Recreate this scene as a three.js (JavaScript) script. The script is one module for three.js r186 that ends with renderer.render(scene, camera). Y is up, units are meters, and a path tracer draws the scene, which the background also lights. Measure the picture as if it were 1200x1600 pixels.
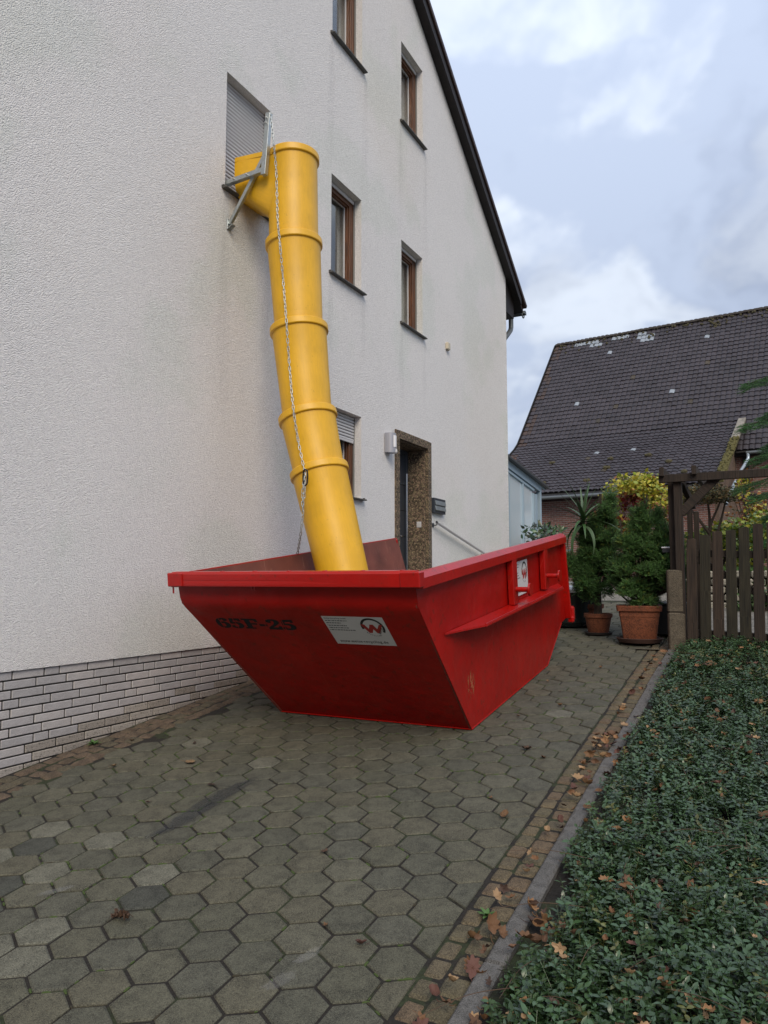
import * as THREE from 'three';
import { mergeGeometries, mergeVertices, toCreasedNormals } from 'three/addons/utils/BufferGeometryUtils.js';

// ------------------------------------------------------------------ camera, sky, sun
const scene = new THREE.Scene();
const D2R = Math.PI / 180;
const camera = new THREE.PerspectiveCamera(67.84, 0.75, 0.05, 900);
camera.rotation.order = 'YXZ';
camera.rotation.set(5.04 * D2R, 27.05 * D2R, 0);
camera.position.set(0, 0, 0);
camera.updateMatrixWorld(true);
scene.add(camera);

const renderer = new THREE.WebGLRenderer({ antialias: true });
renderer.setSize(768, 1024);
renderer.toneMapping = THREE.LinearToneMapping;
renderer.toneMappingExposure = 1.75;
renderer.shadowMap.enabled = true;

// ------------------------------------------------------------------ random numbers and noise
function rng(seed) {
  let a = seed >>> 0;
  return () => { a = (a + 0x6D2B79F5) | 0; let t = Math.imul(a ^ (a >>> 15), 1 | a); t = (t + Math.imul(t ^ (t >>> 7), 61 | t)) ^ t; return ((t ^ (t >>> 14)) >>> 0) / 4294967296; };
}
const R = rng(7);
const rr = (a, b) => a + (b - a) * R();
const pick = (a) => a[Math.floor(R() * a.length)];
const clamp = (x, a = 0, b = 1) => Math.min(b, Math.max(a, x));
const lerp = (a, b, t) => a + (b - a) * t;
const sstep = (a, b, x) => { const t = clamp((x - a) / (b - a)); return t * t * (3 - 2 * t); };
function hash(x, y, s) { let h = Math.imul(x | 0, 374761393) ^ Math.imul(y | 0, 668265263) ^ Math.imul(s | 0, 2147483647 ^ 97); h = Math.imul(h ^ (h >>> 13), 1274126177); h ^= h >>> 16; return (h >>> 0) / 4294967296; }
function vnoise(x, y, p, s) {          // value noise, period p cells
  const xi = Math.floor(x), yi = Math.floor(y), fx = x - xi, fy = y - yi;
  const u = fx * fx * (3 - 2 * fx), v = fy * fy * (3 - 2 * fy);
  const w = (n) => ((n % p) + p) % p;
  const a = hash(w(xi), w(yi), s), b = hash(w(xi + 1), w(yi), s), c = hash(w(xi), w(yi + 1), s), d = hash(w(xi + 1), w(yi + 1), s);
  return a + (b - a) * u + (c - a) * v + (a - b - c + d) * u * v;
}
function fbm(u, v, cells, oct, s) {    // u, v in 0..1, tiles
  let t = 0, amp = 0.5, n = 0;
  for (let i = 0; i < oct; i++) { t += amp * vnoise(u * cells, v * cells, cells, s + i * 17); n += amp; amp *= 0.5; cells *= 2; }
  return t / n;
}
function worley(u, v, cells, s) {      // distance to nearest and second point, tiles
  const x = u * cells, y = v * cells, xi = Math.floor(x), yi = Math.floor(y); let f1 = 9, f2 = 9, id = 0;
  for (let j = -1; j <= 1; j++) for (let i = -1; i <= 1; i++) {
    const cx = ((xi + i) % cells + cells) % cells, cy = ((yi + j) % cells + cells) % cells;
    const px = xi + i + hash(cx, cy, s), py = yi + j + hash(cx, cy, s + 31), d = Math.hypot(px - x, py - y);
    if (d < f1) { f2 = f1; f1 = d; id = hash(cx, cy, s + 77); } else if (d < f2) f2 = d;
  }
  return [f1, f2, id];
}
function tex(w, h, fn, { srgb = false, rx = 1, ry = 1, clampEdge = false } = {}) {   // fn(u, v) -> [r, g, b] linear 0..1 (or a number)
  const d = new Uint8Array(w * h * 4), enc = (c) => 255 * (srgb ? (c <= 0.0031308 ? 12.92 * c : 1.055 * Math.pow(c, 1 / 2.4) - 0.055) : c);
  for (let j = 0, k = 0; j < h; j++) for (let i = 0; i < w; i++, k += 4) {
    const c = fn((i + 0.5) / w, (j + 0.5) / h);
    if (typeof c === 'number') { d[k] = d[k + 1] = d[k + 2] = clamp(enc(clamp(c)), 0, 255); d[k + 3] = 255; }
    else { d[k] = clamp(enc(clamp(c[0])), 0, 255); d[k + 1] = clamp(enc(clamp(c[1])), 0, 255); d[k + 2] = clamp(enc(clamp(c[2])), 0, 255); d[k + 3] = c.length > 3 ? clamp(c[3]) * 255 : 255; }
  }
  const t = new THREE.DataTexture(d, w, h, THREE.RGBAFormat);
  t.wrapS = t.wrapT = clampEdge ? THREE.ClampToEdgeWrapping : THREE.RepeatWrapping;
  t.magFilter = THREE.LinearFilter; t.minFilter = THREE.LinearMipmapLinearFilter; t.generateMipmaps = true;
  if (srgb) t.colorSpace = THREE.SRGBColorSpace;
  t.repeat.set(rx, ry); t.needsUpdate = true;
  return t;
}
const scaled = (t, rx, ry = rx) => { const c = t.clone(); c.repeat.set(rx, ry); c.needsUpdate = true; return c; };

// ------------------------------------------------------------------ sky: even overcast with soft broken cloud
{
  const W = 2048, H = 1024, d = new Float32Array(W * H * 4);
  const n2 = (x, y, s) => { let t = 0, a = 0.5; for (let i = 0; i < 6; i++) { t += a * vnoise(x, y, 4096, s + i * 13); x *= 2.03; y *= 2.03; a *= 0.5; } return t; };
  for (let j = 0; j < H; j++) {
    const el = ((j + 0.5) / H - 0.5) * Math.PI, y = Math.sin(el), c = Math.cos(el);
    for (let i = 0; i < W; i++) {
      const k = (j * W + i) * 4;
      if (y < -0.02) { d[k] = 0.36; d[k + 1] = 0.40; d[k + 2] = 0.46; d[k + 3] = 1; continue; }
      const az = ((i + 0.5) / W - 0.5) * 2 * Math.PI, q = 3.4 / (Math.max(y, 0) + 0.36);
      const px = Math.cos(az) * c * q + 40, pz = Math.sin(az) * c * q + 40;
      const wx = n2(px * 0.9 + 7, pz * 0.9, 5), wz = n2(px * 0.9, pz * 0.9 + 9, 6);
      const a = n2(px * 1.25 + wx * 1.9, pz * 1.25 + wz * 1.9, 21), b = n2(px * 0.8 + 3 + wx * 1.3, pz * 0.8 + wz * 1.3, 43), wsp = n2(px * 4 + wx * 3, pz * 4 + wz * 3, 77) - 0.5, det = n2(px * 9 + wz * 4, pz * 9 + wx * 4, 88) - 0.5;
      const white = sstep(0.42, 0.66, a + 0.24 * wsp + 0.14 * det), grey = sstep(0.36, 0.60, b + 0.20 * wsp + 0.10 * det);
      let r = lerp(0.270, 0.385, white), g = lerp(0.315, 0.425, white), bl = lerp(0.405, 0.490, white);
      r = lerp(r, r * 0.74, grey); g = lerp(g, g * 0.75, grey); bl = lerp(bl, bl * 0.78, grey);
      const up = 1.02 + 0.8 * Math.max(y - 0.15, 0);
      d[k] = r * up; d[k + 1] = g * up; d[k + 2] = bl * up; d[k + 3] = 1;
    }
  }
  const t = new THREE.DataTexture(d, W, H, THREE.RGBAFormat, THREE.FloatType);
  t.mapping = THREE.EquirectangularReflectionMapping; t.magFilter = THREE.LinearFilter; t.needsUpdate = true;
  scene.background = t; scene.environment = t;
}
const sun = new THREE.DirectionalLight(0xffefd9, 1.5);
sun.position.set(13, 23, 17); sun.target.position.set(-2, 0, -6);
sun.castShadow = true; sun.shadow.radius = 60; sun.shadow.mapSize.set(2048, 2048);
Object.assign(sun.shadow.camera, { left: -30, right: 30, top: 30, bottom: -30, near: 1, far: 90 });
scene.add(sun, sun.target);

// ------------------------------------------------------------------ naming, parts and geometry helpers
const taken = new Map();
function numbered(name) { const n = taken.get(name) || 0; taken.set(name, n + 1); return n ? `${name}_${String(n).padStart(3, '0')}` : name; }
function thing(name, label, category, pos = [0, 0, 0], turn = 0, group) {
  const o = new THREE.Group(); o.name = numbered(name); o.position.set(...pos); o.rotation.y = turn;
  o.userData = { label, category }; if (group) o.userData.group = group; scene.add(o); return o;
}
function struct(name, geo, mat) { const o = geo ? new THREE.Mesh(geo, mat) : new THREE.Group(); o.name = name; o.userData.kind = 'structure'; o.castShadow = o.receiveShadow = true; scene.add(o); return o; }
function part(parent, name, geo, mat, extra) {
  const o = new THREE.Mesh(geo, mat); o.name = numbered(name); o.castShadow = o.receiveShadow = true;
  if (extra) Object.assign(o.userData, extra); parent.add(o); return o;
}
const ni = (g) => { let q = g.index ? g.toNonIndexed() : g; for (const k of Object.keys(q.attributes)) if (!['position', 'normal', 'uv'].includes(k)) q.deleteAttribute(k); if (!q.attributes.uv) q.setAttribute('uv', new THREE.BufferAttribute(new Float32Array(q.attributes.position.count * 2), 2)); return q; };
const merge = (a) => mergeGeometries(a.map(ni));
const M4 = () => new THREE.Matrix4();
function xf(g, x = 0, y = 0, z = 0, rx = 0, ry = 0, rz = 0, s = 1) { return g.applyMatrix4(M4().compose(new THREE.Vector3(x, y, z), new THREE.Quaternion().setFromEuler(new THREE.Euler(rx, ry, rz)), new THREE.Vector3(s, s, s))); }
function boxUV(g, off = 0) {           // uv in metres from position and normal
  const p = g.attributes.position, n = g.attributes.normal, uv = new Float32Array(p.count * 2);
  for (let i = 0; i < p.count; i++) {
    const ax = Math.abs(n.getX(i)), ay = Math.abs(n.getY(i)), az = Math.abs(n.getZ(i)), x = p.getX(i), y = p.getY(i), z = p.getZ(i);
    if (ay >= ax && ay >= az) { uv[2 * i] = x; uv[2 * i + 1] = z; } else if (ax >= az) { uv[2 * i] = z; uv[2 * i + 1] = y; } else { uv[2 * i] = x; uv[2 * i + 1] = y; }
    uv[2 * i] += off; uv[2 * i + 1] += off * 0.37;
  }
  g.setAttribute('uv', new THREE.BufferAttribute(uv, 2)); return g;
}
// prism of a convex outline in x, z with a bevelled top at y = 0, body down to -h
function prism(poly, h, bev, { dome = 0, off = 0, bottom = false } = {}) {
  const n = poly.length, P = [], N = (a, b, c) => P.push(...a, ...b, ...c);
  let cx = 0, cz = 0; for (const [x, z] of poly) { cx += x / n; cz += z / n; }
  const ins = poly.map(([x, z]) => { const l = Math.hypot(x - cx, z - cz); const k = (l - bev * 1.25) / l; return [cx + (x - cx) * k, -0, cz + (z - cz) * k]; });
  const out = poly.map(([x, z]) => [x, -bev * 0.8 - dome, z]), low = poly.map(([x, z]) => [x, -h, z]), c = [cx, 0, cz];
  if (dome) for (const q of ins) q[1] = -dome;
  let area = 0; for (let i = 0; i < n; i++) { const [x, z] = poly[i], [X, Z] = poly[(i + 1) % n]; area += x * Z - X * z; }
  const F = area > 0 ? (a, b, d) => N(a, d, b) : N;
  for (let i = 0; i < n; i++) {
    const j = (i + 1) % n;
    F(c, ins[i], ins[j]); F(ins[i], out[i], out[j]); F(ins[i], out[j], ins[j]); F(out[i], low[i], low[j]); F(out[i], low[j], out[j]);
    if (bottom) F([cx, -h, cz], low[j], low[i]);
  }
  const g = new THREE.BufferGeometry(); g.setAttribute('position', new THREE.Float32BufferAttribute(P, 3)); g.computeVertexNormals();
  return boxUV(g, off);
}
function bevBox(w, h, d, b = 0.004, off = 0) {   // box with chamfered edges centred at the origin
  const g = new THREE.BufferGeometry(), x = w / 2, y = h / 2, z = d / 2, V = [];
  for (const sx of [-1, 1]) for (const sy of [-1, 1]) for (const sz of [-1, 1]) V.push([sx, sy, sz]);
  const P = [];
  const tri = (a, b2, c) => { const ab = [b2[0] - a[0], b2[1] - a[1], b2[2] - a[2]], ac = [c[0] - a[0], c[1] - a[1], c[2] - a[2]]; const nx = ab[1] * ac[2] - ab[2] * ac[1], ny = ab[2] * ac[0] - ab[0] * ac[2], nz = ab[0] * ac[1] - ab[1] * ac[0]; const s = nx * (a[0] + b2[0] + c[0]) + ny * (a[1] + b2[1] + c[1]) + nz * (a[2] + b2[2] + c[2]); s >= 0 ? P.push(...a, ...b2, ...c) : P.push(...a, ...c, ...b2); };
  const fx = ([sx, sy, sz]) => [sx * x, sy * (y - b), sz * (z - b)], fy = ([sx, sy, sz]) => [sx * (x - b), sy * y, sz * (z - b)], fz = ([sx, sy, sz]) => [sx * (x - b), sy * (y - b), sz * z];
  const quad = (a, b2, c, e) => { tri(a, b2, c); tri(a, c, e); };
  for (const s of [-1, 1]) {
    quad(fx([s, -1, -1]), fx([s, 1, -1]), fx([s, 1, 1]), fx([s, -1, 1]));
    quad(fy([-1, s, -1]), fy([1, s, -1]), fy([1, s, 1]), fy([-1, s, 1]));
    quad(fz([-1, -1, s]), fz([1, -1, s]), fz([1, 1, s]), fz([-1, 1, s]));
    for (const t of [-1, 1]) {
      quad(fx([s, t, -1]), fx([s, t, 1]), fy([s, t, 1]), fy([s, t, -1]));
      quad(fx([s, -1, t]), fx([s, 1, t]), fz([s, 1, t]), fz([s, -1, t]));
      quad(fy([-1, s, t]), fy([1, s, t]), fz([1, s, t]), fz([-1, s, t]));
    }
  }
  for (const v of V) tri(fx(v), fy(v), fz(v));
  g.setAttribute('position', new THREE.Float32BufferAttribute(P, 3)); g.computeVertexNormals(); return boxUV(g, off);
}
const bx = (w, h, d, x, y, z, b = 0.003, rx = 0, ry = 0, rz = 0) => xf(bevBox(w, h, d, Math.min(b, w / 3, h / 3, d / 3), R()), x, y, z, rx, ry, rz);
function bar(a, b, w, h = w, bev = 0.003, twist = 0) {     // square bar from a to b
  const A = new THREE.Vector3(...a), B = new THREE.Vector3(...b), L = A.distanceTo(B), dir = B.clone().sub(A).normalize();
  const g = bevBox(w, h, L, Math.min(bev, w / 3, h / 3), R()); if (twist) g.rotateZ(twist);
  const up = Math.abs(dir.y) > 0.98 ? new THREE.Vector3(1, 0, 0) : new THREE.Vector3(0, 1, 0);
  const m = M4().lookAt(B, A, up); m.setPosition(A.clone().add(B).multiplyScalar(0.5)); return g.applyMatrix4(m);
}
function rod(pts, r, seg = 24, rs = 10, closed = false) { return new THREE.TubeGeometry(new THREE.CatmullRomCurve3(pts.map((p) => new THREE.Vector3(...p)), closed, 'catmullrom', 0.3), seg, r, rs, closed); }
function taperTube(pts, radii, rs = 8) {     // tapered limb
  const c = new THREE.CatmullRomCurve3(pts.map((p) => new THREE.Vector3(...p))), n = Math.max(6, pts.length * 4), fr = c.computeFrenetFrames(n, false), P = [], I = [], U = [];
  for (let i = 0; i <= n; i++) { const t = i / n, p = c.getPointAt(t), k = t * (radii.length - 1), a = Math.floor(k), r = lerp(radii[a], radii[Math.min(a + 1, radii.length - 1)], k - a);
    for (let j = 0; j <= rs; j++) { const th = j / rs * 2 * Math.PI, v = fr.normals[i].clone().multiplyScalar(Math.cos(th) * r).add(fr.binormals[i].clone().multiplyScalar(Math.sin(th) * r)).add(p); P.push(v.x, v.y, v.z); U.push(j / rs * 0.3, t * c.getLength()); } }
  for (let i = 0; i < n; i++) for (let j = 0; j < rs; j++) { const a = i * (rs + 1) + j, b = a + rs + 1; I.push(a, a + 1, b, b, a + 1, b + 1); }
  const g = new THREE.BufferGeometry(); g.setAttribute('position', new THREE.Float32BufferAttribute(P, 3)); g.setAttribute('uv', new THREE.Float32BufferAttribute(U, 2)); g.setIndex(I); g.computeVertexNormals(); return g;
}
function quadSheet(pts) { // two triangles, uv 0..1 : BL BR TR TL
  const g = new THREE.BufferGeometry(); g.setAttribute('position', new THREE.Float32BufferAttribute([...pts[0], ...pts[1], ...pts[2], ...pts[0], ...pts[2], ...pts[3]], 3));
  g.setAttribute('uv', new THREE.Float32BufferAttribute([0, 0, 1, 0, 1, 1, 0, 0, 1, 1, 0, 1], 2)); g.computeVertexNormals(); return g;
}
function extrudeProfile(poly, len) { const s = new THREE.Shape(poly.map(([x, y]) => new THREE.Vector2(x, y))); const g = new THREE.ExtrudeGeometry(s, { depth: len, bevelEnabled: false }); return boxUV(ni(g)); }
function instanced(parent, name, geo, mat, items, kind = 'stuff') {   // items: [Matrix4, Color?]
  const o = new THREE.InstancedMesh(geo, mat, items.length); o.name = numbered(name);
  items.forEach(([m, c], i) => { o.setMatrixAt(i, m); if (c) o.setColorAt(i, c); });
  o.userData.kind = kind; o.castShadow = o.receiveShadow = true; parent.add(o); return o;
}
const col = (r, g, b) => new THREE.Color().setRGB(r, g, b);
const std = (c, rough, extra = {}) => new THREE.MeshStandardMaterial({ color: col(...c), roughness: rough, ...extra });
const phy = (c, rough, extra = {}) => new THREE.MeshPhysicalMaterial({ color: col(...c), roughness: rough, ...extra });

// ------------------------------------------------------------------ shared textures and materials
const SL = 0.1197, TH = Math.atan(SL), G0 = -1.676;            // the drive climbs away from the camera
function groundY(z) {                                          // linear ramp, easing to level behind the house and in the street
  if (z < -11.5) { const t = Math.min(-11.5 - z, 4); return G0 + SL * (11.5 + t - t * t / 8); }
  if (z > 5) { const t = Math.min(z - 5, 6); return G0 - SL * (5 + t - t * t / 12); }
  return G0 - SL * z;
}
const T = {};
T.grit = tex(512, 512, (u, v) => { const f = fbm(u, v, 100, 3, 3), c = fbm(u, v, 8, 4, 9), w = worley(u, v, 74, 4); const sp = w[0] < 0.27 && w[2] > 0.62 ? 1.1 * (w[2] - 0.35) : w[0] < 0.3 && w[2] < 0.22 ? -0.28 : 0; const k = 0.54 + 0.75 * (f - 0.5) + 0.5 * (c - 0.5) + sp; return [k, k * 0.995, k * 0.97]; }, { srgb: true });
T.gritB = tex(512, 512, (u, v) => 0.5 + 0.75 * (fbm(u, v, 100, 3, 3) - 0.5) + 0.3 * (fbm(u, v, 10, 3, 12) - 0.5));
T.soil = tex(512, 512, (u, v) => { const m = sstep(0.5, 0.62, fbm(u, v, 7, 4, 31)), f = 0.5 + fbm(u, v, 96, 2, 32); return [lerp(0.013, 0.020, m) * f, lerp(0.011, 0.027, m) * f, lerp(0.009, 0.010, m) * f]; }, { srgb: true });
T.pebble = tex(512, 512, (u, v) => { const [a, b, id] = worley(u, v, 30, 5), e = sstep(0.02, 0.22, b - a), k = 0.25 + 1.3 * hash(Math.floor(id * 9999), 1, 1); return [lerp(0.025, 0.205 * k, e), lerp(0.018, (0.135 + 0.035 * id) * k, e), lerp(0.012, 0.098 * k, e)]; }, { srgb: true });
T.pebbleB = tex(512, 512, (u, v) => { const [a, b] = worley(u, v, 30, 5); return sstep(0, 0.3, b - a) * (1 - a * 0.5); });
T.wood = tex(256, 1024, (u, v) => { const g = fbm(u, v * 0.25, 32, 3, 50) * 0.6 + fbm(u, v, 8, 2, 51) * 0.4, s = vnoise(u * 64, v * 6, 64, 52); const k = 0.5 + 0.9 * (g - 0.5) + 0.35 * (s - 0.5); return [k, k, k]; }, { srgb: true });
T.woodB = tex(256, 1024, (u, v) => fbm(u, v * 0.12, 48, 2, 50));
T.paint = tex(1024, 1024, (u, v) => {                                       // red paint: light blotches, thin scratches, scuffed primer
  const b = fbm(u, v, 5, 4, 61), f = fbm(u, v, 120, 2, 62);
  let k = 0.9 + 0.3 * (b - 0.5) + 0.12 * (f - 0.5), sc = 0;
  for (let i = 0; i < 16; i++) { const x0 = hash(i, 1, 9), y0 = hash(i, 2, 9), an = (hash(i, 3, 9) - 0.5) * 2.4 + Math.PI / 2, L = 0.02 + 0.07 * hash(i, 4, 9); const dx = u - x0, dy = v - y0, al = dx * Math.cos(an) + dy * Math.sin(an), ac = Math.abs(-dx * Math.sin(an) + dy * Math.cos(an)); if (Math.abs(al) < L && ac < 0.0011) sc = 0.35; }
  const ch = 0.6 * sstep(0.735, 0.76, fbm(u, v, 44, 4, 64)), mud = sstep(0.52, 0.78, fbm(u, v, 9, 5, 65)) * 0.2, kk = k * (0.62 + 0.06 * (hash(Math.floor(u * 9), 0, 3) - 0.5)); const P = [kk * (1 - 0.3 * mud), kk * 0.016 * (1 + 2.5 * mud), kk * 0.010 * (1 + 2.5 * mud)]; return [lerp(P[0] + sc * 0.2, 0.16, ch * 0.75), lerp(P[1] + sc * 0.12, 0.035, ch * 0.75), lerp(P[2] + sc * 0.10, 0.02, ch * 0.75)]; }, { srgb: true });
T.dent = tex(512, 512, (u, v) => fbm(u, v, 4, 3, 631) * 0.8 + 0.2 * fbm(u, v, 24, 2, 632));
T.worn = tex(1024, 1024, (u, v) => {                                        // worn inside of the skip: rust, scraped paint, vertical scratches
  const a = fbm(u, v, 6, 5, 71), s = vnoise(u * 240, v * 10, 240, 72), s2 = vnoise(u * 90 + v * 12, v * 5, 90, 73), sc = s > 0.9 && s2 > 0.4 ? 1 : 0, k = 0.72 + 0.6 * (a - 0.5);
  return [lerp(0.22, 0.36, sc) * k, lerp(0.068, 0.17, sc) * k, lerp(0.048, 0.12, sc) * k]; }, { srgb: true });
T.clean = tex(256, 128, (u, v) => { const k = 0.92 + 0.35 * (fbm(u, v, 32, 2, 81) - 0.5) + 0.2 * (fbm(u, v, 4, 3, 82) - 0.5); return [k, k, k]; }, { srgb: true });
T.pitted = tex(256, 128, (u, v) => { const k = 0.88 + 0.3 * (fbm(u, v, 32, 2, 83) - 0.5), p = sstep(0.52, 0.74, fbm(u, v, 30, 4, 84)) * 0.5, q = k * (1 - p); return [q, q * 0.97, q * 0.93]; }, { srgb: true });
T.tileB = tex(256, 128, (u, v) => fbm(u, v * 2, 24, 3, 85));

const MAT = {};
const gritBump = { bumpMap: scaled(T.gritB, 3), bumpScale: 0.0022 };
const paverTone = [[0.132, 0.130, 0.094], [0.120, 0.120, 0.086], [0.146, 0.143, 0.105], [0.124, 0.125, 0.096], [0.136, 0.130, 0.092], [0.114, 0.115, 0.086], [0.190, 0.190, 0.150], [0.080, 0.085, 0.071]];
MAT.paver = paverTone.map((c) => std(c, 0.88, { map: scaled(T.grit, 3), ...gritBump }));
MAT.paverSt = std([1, 1, 1], 0.9, { map: scaled(T.grit, 3), ...gritBump });
MAT.cobble = [[0.178, 0.142, 0.086], [0.155, 0.128, 0.082], [0.148, 0.128, 0.08], [0.175, 0.128, 0.082]].map((c) => std(c, 0.92, { map: scaled(T.grit, 3), ...gritBump }));
MAT.wallCobble = [[0.145, 0.108, 0.074], [0.130, 0.112, 0.076], [0.158, 0.116, 0.082]].map((c) => std(c, 0.92, { map: scaled(T.grit, 3), ...gritBump }));
MAT.kerb = std([0.18, 0.178, 0.176], 0.9, { map: scaled(T.grit, 4), bumpMap: scaled(T.gritB, 5), bumpScale: 0.003 });
MAT.soil = std([1, 1, 1], 0.97, { map: T.soil, bumpMap: T.gritB, bumpScale: 0.006 });

// ------------------------------------------------------------------ ground
{
  const xs = [-300, -120, -60, -30, -12, -5, -4, -3, -2, -1, 0, 1, 3, 6, 12, 30, 60, 120, 300], zs = [300, 100, 40, 20, 11, 9, 7, 5, 3, 1, -1, -3, -5, -7, -9, -11, -11.5, -12.5, -13.5, -14.5, -15.5, -20, -30, -45, -80, -160, -400];
  const P = [], U = [], I = [];
  zs.forEach((z) => xs.forEach((x) => { P.push(x, groundY(z) - 0.03, z); U.push(x, z); }));
  for (let j = 0; j < zs.length - 1; j++) for (let i = 0; i < xs.length - 1; i++) { const a = j * xs.length + i, b = a + 1, c = a + xs.length, d = c + 1; I.push(a, b, c, b, d, c); }
  const g = new THREE.BufferGeometry(); g.setAttribute('position', new THREE.Float32BufferAttribute(P, 3)); g.setAttribute('uv', new THREE.Float32BufferAttribute(U, 2)); g.setIndex(I); g.computeVertexNormals();
  struct('ground', g, std([0.5, 0.48, 0.42], 0.97, { map: T.grit, bumpMap: T.gritB, bumpScale: 0.004 })).material.color.setRGB(0.30, 0.285, 0.26);
}

// ------------------------------------------------------------------ driveway of hexagonal concrete pavers with cobble borders
const HD = 0.2033, HR = HD / Math.sqrt(3), ROW = HD * 0.866, XE = -1.161, CT = Math.cos(TH);
const drive = struct('driveway'); drive.position.set(0, G0, 0); drive.rotation.x = TH; drive.updateMatrixWorld(true);
const inView = (x, z, y = 0) => { const v = new THREE.Vector3(x, y, z).applyMatrix4(drive.matrixWorld).project(camera); return Math.abs(v.x) < 1.06 && Math.abs(v.y) < 1.06 && v.z < 1; };
{
  const bed = new THREE.PlaneGeometry(3.8, 13.6, 2, 2); bed.rotateX(-Math.PI / 2); bed.translate(-2.68, -0.0082, -4.75);
  boxUV(bed); part(drive, 'joint_sand', bed, MAT.soil);
  const hexP = (f) => [30, 90, 150, 210, 270, 330].map((a) => [Math.cos(a * D2R) * f, Math.sin(a * D2R) * f]);
  const q = HR - 0.0068, hw = HD / 2 - 0.0059;
  const halfP = [[-hw, q * 0.5], [-hw, -q * 0.5], [0, -q], [0, q]];              // half stone against the border
  const hexG = [...Array(9)].map((_, i) => prism(hexP(q), 0.05, 0.006, { off: i * 0.173, dome: 0.0006 }));
  const halfG = [...Array(4)].map((_, i) => prism(halfP, 0.05, 0.005, { off: i * 0.21 }));
  const list = [];
  const z0 = -2.929 / CT;
  for (let r = -12; r < 52; r++) {
    const z = z0 - r * ROW, odd = ((r % 2) + 2) % 2;
    if (z < -11.3) break;
    for (let i = 0; i < 16; i++) {
      const x = XE - HD * (odd ? i : i + 0.5);
      if (x < -4.15 + 0.05 * Math.sin(r * 1.7)) break;
      const skipShade = x > -3.6 && x < -1.9 && z < -5.3 && z > -7.3;
      list.push({ x, z, half: odd === 1 && i === 0, d: Math.hypot(x, z, 1.5), hid: skipShade || !inView(x, z) });
    }
  }
  list.sort((a, b) => (a.hid - b.hid) || (a.d - b.d));
  const far = [];
  const pale = [[-3.0, -2.76], [-2.89, -2.59], [-3.1, -2.59], [-2.79, -2.94 + 0.19]];
  list.forEach((h, n) => {
    const tone = R(); let k = tone < 0.985 ? Math.floor(R() * 6) : 6; 
    if (h.z > -3.0 && h.z < -1.9 && h.x < -2.4) { const t = R(); k = t < 0.34 ? 6 : t < 0.44 ? 7 : k; }
    const y = rr(-0.003, 0.002), rx = rr(-0.014, 0.014), rz = rr(-0.014, 0.014);
    if (n < 300) {
      const m = part(drive, h.half ? 'edge_paver' : 'hexagonal_paver', h.half ? pick(halfG) : pick(hexG), MAT.paver[k]);
      m.position.set(h.x, y, h.z); m.rotation.set(rx, h.half ? 0 : Math.floor(R() * 6) * Math.PI / 3, rz);
    } else far.push({ ...h, k, y, rx, rz });
  });
  for (const half of [false, true]) {
    const f = far.filter((h) => h.half === half);
    if (f.length) instanced(drive, half ? 'edge_pavers_beyond' : 'hexagonal_pavers_beyond', half ? halfG[0] : hexG[0], MAT.paverSt, f.map((h) => [M4().compose(new THREE.Vector3(h.x, h.y, h.z), new THREE.Quaternion().setFromEuler(new THREE.Euler(h.rx, half ? 0 : Math.floor(R() * 6) * Math.PI / 3, h.rz)), new THREE.Vector3(1, 1, 1)), new THREE.Color().setRGB(...paverTone[h.k])]));
  }
  // cushions of moss and dirt in the joints
  { const mg = new THREE.IcosahedronGeometry(0.006, 0).scale(1.6, 0.7, 1), it = []; const q = rng(17);
    for (let i = 0; i < 5200; i++) { const h = list[Math.floor(q() * Math.min(list.length, 620))], a = Math.floor(q() * 6) * 60 * D2R, t = (q() - 0.5) * HR, d = HD / 2 + 0.001 * (q() - 0.5); const m = fbm((h.x + 5) / 8, (h.z + 14) / 16, 12, 3, 611); if (q() > sstep(0.38, 0.62, m) * 0.9 + 0.08) continue; const x = h.x + Math.cos(a) * d - Math.sin(a) * t, z = h.z + Math.sin(a) * d + Math.cos(a) * t; if (x > XE - 0.01) continue; const s = 0.6 + 0.8 * q(), g = q() < 0.75 ? 1 : 0; it.push([M4().compose(new THREE.Vector3(x, -0.0075 + 0.003 * q(), z), new THREE.Quaternion().setFromEuler(new THREE.Euler(0, -a + Math.PI / 2, 0)), new THREE.Vector3(s * 1.5, s, s * 0.8)), new THREE.Color().setRGB(g ? 0.045 : 0.035, g ? 0.07 : 0.03, 0.018)]); }
    instanced(drive, 'joint_moss', mg, std([1, 1, 1], 1), it); }
  // a dark spill and two pale scuffs on the stones
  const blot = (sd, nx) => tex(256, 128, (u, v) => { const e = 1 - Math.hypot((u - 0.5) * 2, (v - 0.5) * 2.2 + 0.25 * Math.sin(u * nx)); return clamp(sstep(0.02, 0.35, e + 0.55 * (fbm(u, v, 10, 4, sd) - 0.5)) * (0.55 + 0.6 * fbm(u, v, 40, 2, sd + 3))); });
  const mark = (name, x, z, L, W, turn, m) => { const g = new THREE.PlaneGeometry(L, W).rotateX(-Math.PI / 2).rotateY(turn); const o = part(drive, name, g, m); o.position.set(x, 0.0035, z); return o; };
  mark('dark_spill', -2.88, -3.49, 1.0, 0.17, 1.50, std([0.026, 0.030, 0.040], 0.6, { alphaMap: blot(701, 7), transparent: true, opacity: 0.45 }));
  mark('pale_scuff', -1.585, -2.50, 0.15, 0.06, 1.3, std([0.42, 0.42, 0.40], 0.9, { alphaMap: blot(711, 3), transparent: true, opacity: 0.17 }));
  mark('pale_scuff', -1.60, -2.335, 0.16, 0.08, 1.2, std([0.36, 0.36, 0.35], 0.9, { alphaMap: blot(721, 3), transparent: true, opacity: 0.15 }));
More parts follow.
